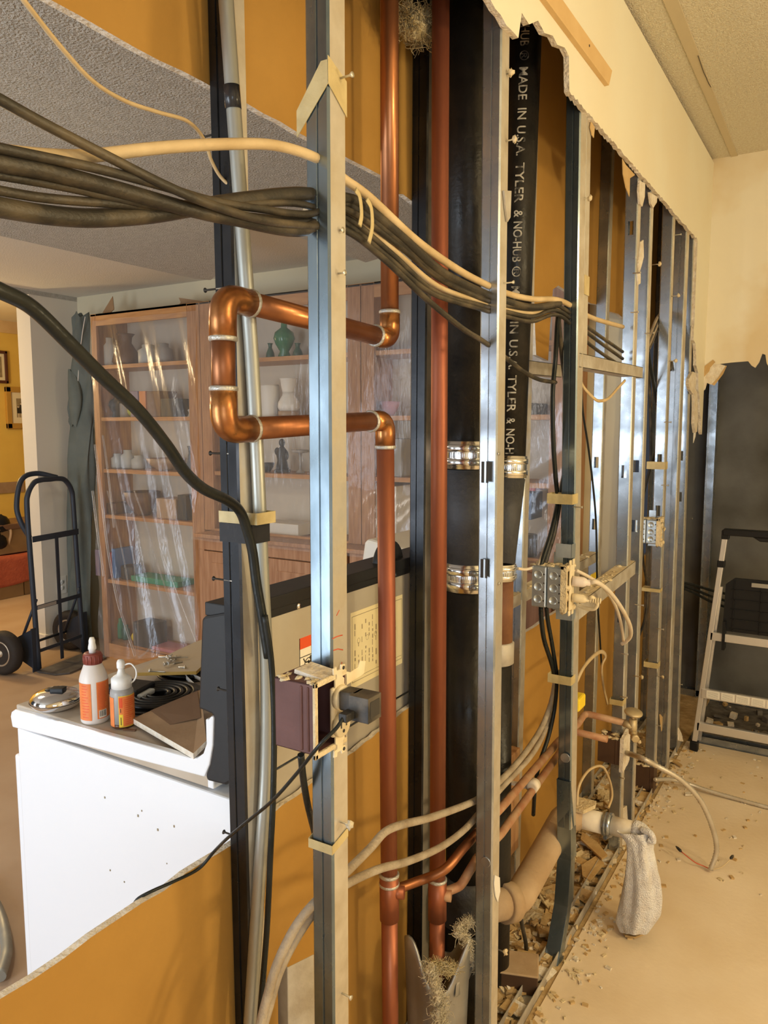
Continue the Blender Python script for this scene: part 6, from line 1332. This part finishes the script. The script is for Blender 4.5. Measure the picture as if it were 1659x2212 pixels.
goods('book', 'orange book standing on the second shelf of the leftmost bookcase', 'book', 319, 333, 846, z2, 'book', 'orange'); goods('box', 'taller dark brown box on the second shelf of the leftmost bookcase', 'box', 336, 364, 846, z2, 'box', 'brown'); goods('box', 'wider dark brown box right on the second shelf of the leftmost bookcase', 'box', 366, 398, 862, z2, 'box', 'dark'); goods('figurine', 'white figurine at the right end of the second shelf of the leftmost bookcase', 'figurine', 406, 420, 878, z2, 'statue', 'white')
for (a, c_, y_, lab) in ((232, 254, 980, 'leftmost'), (258, 282, 972, 'second'), (286, 312, 984, 'third')): goods('glass_jar', lab+' of three cloudy glass jars on the third shelf', 'jar', a, c_, y_, z3, 'jar', 'glass', group='cloudy jars on the third shelf')
goods('wooden_bowl', 'brown wooden bowl on the third shelf of the leftmost bookcase', 'bowl', 322, 392, 990, z3, 'bowl', 'tan'); goods('bud_vase', 'dark bud vase at the right end of the third shelf', 'vase', 403, 420, 964, z3, 'bud', 'dark')
goods('basket', 'large dark wicker basket on the fourth shelf of the leftmost bookcase', 'basket', 268, 350, 1062, z4, 'bowl', 'brown', dep=.2); goods('carton', 'tan carton on the fourth shelf beside the dark basket', 'box', 356, 398, 1076, z4, 'box', 'tan'); goods('box', 'narrow dark box at the right end of the fourth shelf', 'box', 402, 420, 1068, z4, 'box', 'dark'); goods('small_box', 'flat box at the left end of the fourth shelf', 'box', 222, 262, 1085, z4, 'box', 'brown')
for (a, c_, y_, col, lab) in ((207, 218, 1185, 'purple', 'purple book, leftmost on the fifth shelf'), (219, 229, 1178, 'dark', 'black book second from left on the fifth shelf'), (230, 240, 1168, 'orange', 'orange brown book on the fifth shelf'), (241, 250, 1190, 'red', 'bright red book on the fifth shelf'), (251, 259, 1183, 'blue', 'blue book on the fifth shelf')): goods('book', lab+' of the leftmost bookcase', 'book', a, c_, y_, z5, 'book', col, group='books on the fifth shelf')
goods('clock', 'dark round-topped clock on the fifth shelf of the leftmost bookcase', 'clock', 262, 298, 1222, z5, 'can', 'dark'); goods('box', 'long flat green box on the fifth shelf of the leftmost bookcase', 'box', 302, 402, 1254, z5, 'box', 'green', h=.035); 
goods('bottle', 'green bottle on the bottom shelf of the leftmost bookcase', 'bottle', 243, 256, 1335, z6, 'jar', 'green'); goods('jar', 'squat green jar beside the green bottle on the bottom shelf', 'jar', 258, 272, 1350, z6, 'jar', 'dark_green'); goods('ball', 'yellow ball on the bottom shelf of the leftmost bookcase', 'ball', 284, 302, 1365, z6, 'ball', 'label_yellow'); goods('box', 'dark box behind the yellow ball on the bottom shelf', 'box', 305, 342, 1342, z6, 'box', 'dark'); goods('folder', 'flat pink folder on the bottom shelf of the leftmost bookcase', 'folder', 346, 402, 1390, z6, 'box', 'pink', h=.02)
v1_, v2_, v3_ = U2
goods('vase', 'large green glass vase, middle of three on the middle bookcase', 'vase', 595, 632, 692, v1_, 'vase', 'green_glass'); goods('bud_vase', 'small dark green bud vase left of the large green vase', 'vase', 576, 591, 742, v1_, 'bud', 'dark_green'); goods('bud_vase', 'small teal jar right of the large green vase', 'vase', 634, 652, 742, v1_, 'bud', 'dark_green')
goods('canister', 'tall grey white canister on the middle shelf of the middle bookcase', 'canister', 566, 599, 832, v2_, 'can', 'ceramic_white')
t = thing('coffee_maker', 'white drip coffee pot beside the canister on the middle bookcase', 'coffee maker', Vector((PY(624, 895, IY).x, IY, v2_+.001)))
c = Vector((PY(624, 895, IY).x, IY, v2_+.001)); b = MB(); b.lathe([(.055, 0), (.058, .01), (.058, .03)], c, 'goods_tan', 24); b.build('base', t)
b = MB(); b.lathe([(.050, .03), (.060, .05), (.058, .075), (.035, .115), (.034, .13)], c, 'ceramic_white', 24); b.build('carafe', t)
b = MB(); b.lathe([(.034, .13), (.036, .14), (.046, .20), (.050, .205), (.001, .205)], c, 'ceramic_white', 24); b.build('filter_cone', t)
goods('statue', 'dark carved statue on the lower shelf of the middle bookcase', 'statue', 594, 624, 948, v3_, 'statue', 'dark'); goods('cake_stand', 'dark pedestal stand on the lower shelf of the middle bookcase', 'stand', 633, 664, 972, v3_, 'stand', 'grey'); goods('small_bowl', 'low dark bowl left of the carved statue', 'bowl', 566, 590, 1000, v3_, 'bowl', 'dark')
goods('box', 'long pale carton lying on the oak cabinet top', 'box', 580, 661, 1128, .905, 'box', 'white'); goods('toy', 'small red trinket at the end of the long pale carton', 'trinket', 572, 580, 1132, .905, 'can', 'red')
w1_, w2_, w3_ = U3
goods('basket', 'maroon basket with cream rim on the rightmost bookcase behind the looped riser', 'basket', 822, 862, 868, w2_, 'bowl', 'pink'); xb = PY(842, 868, IY)
goods('crate', 'black wire crate on the lower shelf behind the looped riser', 'crate', 797, 822, 952, w3_, 'box', 'dark'); goods('printer', 'white box under the black grille behind the looped riser', 'box', 812, 878, 998, .905, 'box', 'white', h=.30, dep=.2); goods('tray_stack', 'stack of grey trays on the lower shelf behind the looped riser', 'trays', 850, 882, 948, w3_, 'box', 'grey')
goods('box', 'dark flat box seen between the lettered stack and hanging black cables', 'box', 1135, 1172, 880, w2_-.0, 'box', 'dark', h=.05); goods('box', 'blue bin seen right of the lettered stack below its clamp', 'bin', 1138, 1162, 1010, w3_-.17, 'box', 'blue', h=.12); goods('box', 'red lidded box on the blue bin right of the lettered stack', 'box', 1148, 1170, 990, w3_-.04, 'box', 'red', h=.035)
goods('pot', 'dark pot at the bottom of the rightmost bookcase, right of the lettered stack', 'pot', 1120, 1160, 1130, .905, 'can', 'dark', h=.10)
# cardboard on top
for (pts, lab) in ((((221, 676), (243, 640), (246, 668), (238, 676)), 'brown cardboard corner sticking up over the leftmost bookcase, at left'), (((386, 643), (440, 651), (440, 660), (384, 664), (390, 653)), 'brown cardboard scrap lying on the leftmost bookcase near its right end')):
    b = MB(); b.prism([PY(x_, y_, 3.30) for x_, y_ in pts]+[], (0, 0.004, 0), 'cardboard'); b.build('cardboard_scrap', label=lab, cat='cardboard')

# plastic sheets over the bookcases
def sheet1(u, v):
    l = 205+16*v; r = 430; x = l+(r-l)*u; y = (694-22*u)+(v*(722+12*math.sin(3*u)))
    p = PY(x, y, 3.17); s_ = u*9.0-v*5.8
    g = math.exp(-((u-0.45+0.25*(1-v))**2)/0.06)
    p.y += 0.010*math.sin(s_*2.2)+0.008*math.sin(s_*5.3+1)*(0.3+v)+0.006*math.sin(17*u-9*v)-0.05*v*v*g-0.02
    return p
b = MB(); b.grid(sheet1, 90, 60, 'plastic_film'); b.build('plastic_sheet', label='clear plastic sheet draped over the leftmost bookcase, gathered to a point below', cat='plastic sheet', fix=False)
def sheet2(u, v):
    x = -3.15+2.12*u; z = 2.17-1.30*v; k = min(1, max(0, (u-.42)*3)); w = v*v
    y = 3.165-0.10*max(0, v-.75)*4*0.9+(0.3+k)*(0.010*math.sin(26*u+9*v)+0.010*math.sin(13*u*(1+v)-17*v)*w+0.006*math.sin(60*u+30*v+4*math.sin(9*v))*w)
    return Vector((x, y-0.02, z))
b = MB(); b.grid(sheet2, 150, 70, 'plastic_film'); b.build('plastic_sheet', label='crinkled clear plastic sheet hung over the middle and right bookcases', cat='plastic sheet', fix=False)

sh1 = bpy.data.objects['plastic_sheet']
for (pts, r_) in ((((222, 940), (232, 1010), (240, 1080), (246, 1140)), .008), (((205, 960), (216, 1050), (232, 1180), (252, 1290), (270, 1350), (292, 1418)), .010), (((200, 1060), (208, 1130), (216, 1190), (224, 1245)), .010), (((232, 1060), (250, 1130), (266, 1200), (280, 1290), (294, 1415)), .006), (((290, 1060), (318, 1140), (344, 1230), (372, 1310), (402, 1395)), .006), (((345, 1180), (378, 1270), (405, 1340), (424, 1390)), .004), (((300, 1420), (312, 1412), (322, 1402), (326, 1392)), .007), (((250, 1000), (262, 1060), (276, 1130), (290, 1230), (297, 1330), (298, 1420)), .004)):
    b = MB(); b.tube(catmull([PY(x_, y_, 3.125) for x_, y_ in pts], 6), r_, 'film_pleat', 8, flat=0.35, cap=False); b.build('pleat', sh1)
# wall outlet on the opening wall
p = PX(136, 1264, -4.585); b = MB(); b.box(-4.600, -4.594, p.y-.036, p.y+.036, p.z-.06, p.z+.06, 'trim_white')
t_ = b.build('wall_outlet', label='white wall outlet low on the wall end behind the hand truck', cat='outlet', bevel=0.002)
for s_ in (-1, 1):
    b = MB(); b.lathe([(.016, 0), (.016, .002), (.001, .002)], Vector((-4.594, p.y, p.z+s_*.02)), 'cap_white', 18, (1, 0, 0)); b.box(-4.5925, -4.5915, p.y-.007, p.y-.005, p.z+s_*.02-.004, p.z+s_*.02+.005, 'ink'); b.box(-4.5925, -4.5915, p.y+.005, p.y+.007, p.z+s_*.02-.004, p.z+s_*.02+.005, 'ink'); b.build('socket', t_)

# ================================================================ YELLOW ROOM
VW = -7.385
def picture(label, pl, pr, pt, pb, fw, mf, matw, people):
    a = PX(pl, pt, VW); c = PX(pr, pb, VW); y0, y1 = a.y, c.y; zt, zb = a.z, PX(pl, pb, VW).z
    t = thing('picture_frame', label, 'picture', (VW, y0, zb)); b = MB()
    for (q0_, q1_, r0, r1) in ((y0, y0+fw, zb, zt), (y1-fw, y1, zb, zt), (y0, y1, zb, zb+fw), (y0, y1, zt-fw, zt)): b.box(VW-0.012, VW+0.02, q0_, q1_, r0, r1, mf)
    b.build('frame', t, bevel=0.006)
    b = MB(); b.box(VW-0.01, VW+0.004, y0+fw, y1-fw, zb+fw, zt-fw, 'mat_board'); b.build('mat', t)
    b = MB(); g = fw+matw; b.box(VW, VW+0.006, y0+g, y1-g, zb+g, zt-g, 'photo_sepia')
    w = y1-y0-2*g; h = zt-zb-2*g
    for i in range(people):
        yc = y0+g+w*(i+.6)/(people+.2); zc = zb+g+h*(.55+.16*(i % 2)); s_ = w*.075
        b.box(VW+.006, VW+.0075, yc-s_*1.5, yc+s_*1.5, zb+g+h*.22, zc-s_*.6, 'photo_dark'); b.lathe([(s_, 0), (s_, .002), (.001, .002)], Vector((VW+.0065, yc, zc)), 'photo_skin', 14, (1, 0, 0)); b.lathe([(s_*1.05, 0), (s_*1.05, .001), (.001, .001)], Vector((VW+.006, yc, zc+s_*.45)), 'photo_dark', 14, (1, 0, 0))
        b.box(VW+.0075, VW+.008, yc-s_*.9, yc+s_*.9, zb+g, zb+g+h*.2, 'photo_skin')
    b.build('photograph', t, label='old sepia group photograph'); return t
picture('gilt framed sepia group photograph on the yellow wall', 10, 84, 835, 926, 0.055, 'frame_gold', 0.06, 4)
picture('dark framed photograph cut by the left edge on the yellow wall', -40, 17, 754, 826, 0.03, 'frame_dark', 0.03, 2)
b = MB(); a = PX(-20, 1044, VW); c = PX(53, 1062, VW); b.box(VW-0.013, VW+0.001, a.y, c.y, c.z, a.z, 'cardboard'); b.build('paper_strip', label='brown paper strip taped across the yellow wall', cat='paper strip')
CXb = -6.25
a = PX(-60, 1290, CXb); c = PX(100, 1272, CXb)
b = MB(); b.box(CXb-.42, CXb, a.y, a.y+(c.y-a.y)*.68, 0, .36, 'carton'); b.build('carton', label='large brown carton on the yellow room floor under the red blanket, left part', cat='carton', bevel=.004)
b = MB(); b.box(CXb-.42, CXb-.01, a.y+(c.y-a.y)*.70, c.y+.25, 0, .33, 'carton'); b.build('carton', label='brown carton next to it on the yellow room floor, nearer the wall end', cat='carton', bevel=.004)
b = MB(); q = PX(60, 1160, CXb); q1 = PX(20, 1135, CXb); b.box(CXb-.40, CXb-.03, q1.y-.1, c.y+.22, .385, PX(60, 1140, CXb).z, 'carton'); b.box(CXb-.42, CXb-.015, q1.y-.12, c.y+.24, PX(60, 1140, CXb).z, PX(60, 1128, CXb).z, 'goods_brown')
b.build('storage_box', label='lidded storage box standing on the red blanket', cat='box', bevel=.006)
def blk_(u, v):
    y = a.y-.05+(c.y-a.y+.30)*u; s_ = v*0.66
    if s_ < .42: return Vector((CXb-.42+s_, y, .372+.004*math.sin(9*u)))
    return Vector((CXb+.012+.006*math.sin(14*u), y, .372-(s_-.42)*(0.95+.15*math.sin(5*u))))
b = MB(); b.grid(blk_, 40, 30, 'red_blanket'); b.build('blanket', label='rust red blanket draped over the cartons in the yellow room', cat='blanket', solid=.012)
b = MB(); q = PX(-8, 1165, -6.36); zb_ = .388
for i in range(9): b.ball(Vector((q.x+random.uniform(-.03, .03), q.y+random.uniform(-.10, .04), zb_+.10+random.uniform(0, .16))), .075, .10, .095, 'black_plastic', 12, 8, .12)
b.tube(catmull([Vector((q.x+.05, q.y+.02, zb_+.30)), Vector((q.x+.09, q.y+.08, zb_+.2)), Vector((q.x+.07, q.y+.06, zb_+.06))], 5), .012, 'goods_tan', 8, flat=.4); b.build('backpack', label='black backpack at the left edge, sitting on the red blanket', cat='bag')

# ================================================================ LADDER
LY = 3.68
t = thing('step_ladder', 'aluminium folding step ladder with black platform before the dark alcove', 'ladder', PY(1500, 1612, LY)*1.0)
bl_ = PY(1500, 1606, LY); tl = PY(1568, 1150, LY); br_ = Vector((bl_.x+0.62, LY, bl_.z)); tr = Vector((tl.x+0.42, LY, tl.z))
for (p, q, s_) in ((bl_, tl, 1), (br_, tr, -1)):
    b = MB(); p2 = p+(q-p)*0.015
    b.prism([p2+Vector((-.011, -.012, 0)), p2+Vector((.011, -.012, 0)), p2+Vector((.011, .012, 0)), p2+Vector((-.011, .012, 0))], q-p2, 'aluminium'); o = b.build('rail', t, bevel=.002)
    b = MB(); b.box(p.x-.018, p.x+.018, LY-.018, LY+.018, 0.0, .045, 'black_plastic'); b.build('foot', o, bevel=.004)
    b = MB(); m_ = p+(q-p)*0.86; b.box(m_.x-.016, m_.x+.016, LY-.016, LY+.018, m_.z-.018, m_.z+.012, 'black_plastic'); b.box(q.x-.016, q.x+.016, LY-.016, LY+.016, q.z-.03, q.z+.01, 'black_plastic'); b.build('joint', o, bevel=.003)
    # rear leg
    b = MB(); r0 = p+Vector((s_*.012, .055, 0)); r1 = q+(p-q)*.25+Vector((s_*.012, .018, 0)); b.prism([r0+Vector((-.008, -.008, 0)), r0+Vector((.008, -.008, 0)), r0+Vector((.008, .008, 0)), r0+Vector((-.008, .008, 0))], r1-r0, 'aluminium'); b.build('rear_leg', t)
def on(p, q, z): return p+(q-p)*((z-p.z)/(q.z-p.z))
def rung(py0, py1, px, name, lab=None, dy=0.0, m='aluminium'):
    zt2 = PY(px, py0, LY).z; zb2 = PY(px, py1, LY).z; zm_ = (zt2+zb2)/2; l = on(bl_, tl, zm_); r = on(br_, tr, zm_); b = MB()
    b.box(l.x, r.x, LY-.012+dy, LY+.008+dy, zb2, zt2, m); return b.build(name, t, label=lab, bevel=.002), l, r, zb2, zt2
rung(1366, 1383, 1546, 'rung'); o, l, r, zb2, zt2 = rung(1488, 1508, 1532, 'step', None, -0.004); rung(1560, 1578, 1516, 'rung')
b = MB()
for k in range(5):
    x0_ = l.x+.022+k*.062; b.box(x0_, x0_+.055, LY-.0165, LY-.016, zb2+.006, zt2-.004, 'label_white')
    for j in range(6): b.box(x0_+.004, x0_+.048, LY-.0168, LY-.0165, zb2+.010+j*.0045, zb2+.0112+j*.0045, 'goods_grey')
b.build('safety_label', o, label='white printed safety label')
b = MB(); hz = tl.z; b.box(tl.x-.01, tr.x+.01, LY-.02, LY+.03, hz-.012, hz+.016, 'black_plastic'); b.prism([(tl.x+.11, LY-.016, hz-.012), (tr.x-.11, LY-.016, hz-.012), (tr.x-.14, LY-.016, hz-.030), (tl.x+.14, LY-.016, hz-.030)], (0, .04, 0), 'black_plastic'); b.build('top_handle', t, bevel=.004)
pz1, pz0 = PY(1568, 1248, LY).z, PY(1556, 1362, LY).z; lx = PY(1562, 1300, LY).x+.012; rx_ = tr.x-.02
b = MB(); b.prism([(lx-.01, LY+.004, pz0), (rx_+.01, LY+.004, pz0), (rx_+.01, LY+.004, pz1-.03), (rx_-.02, LY+.004, pz1), (lx+.03, LY+.004, pz1), (lx-.005, LY+.004, pz1-.03)], (0, .020, 0), 'black_plastic')
for k in range(5): z_ = pz0+.012+(pz1-pz0-.02)*k/5; b.box(lx+.02, rx_-.01, LY-.002, LY+.006, z_, z_+.004, 'black_plastic')
for k in range(4): x_ = lx+.03+(rx_-lx-.06)*k/3; b.box(x_, x_+.004, LY-.002, LY+.006, pz0, pz1-.01, 'black_plastic')
b.box(lx+.10, lx+.17, LY-.003, LY+.002, pz1-.03, pz1-.012, 'goods_grey'); b.build('platform', t)
b = MB(); x_ = PY(1560, 1390, LY).x; b.box(x_, x_+.012, LY-.02, LY+.03, PY(1560, 1402, LY).z, PY(1560, 1340, LY).z, 'black_plastic'); b.build('platform_hinge', t)
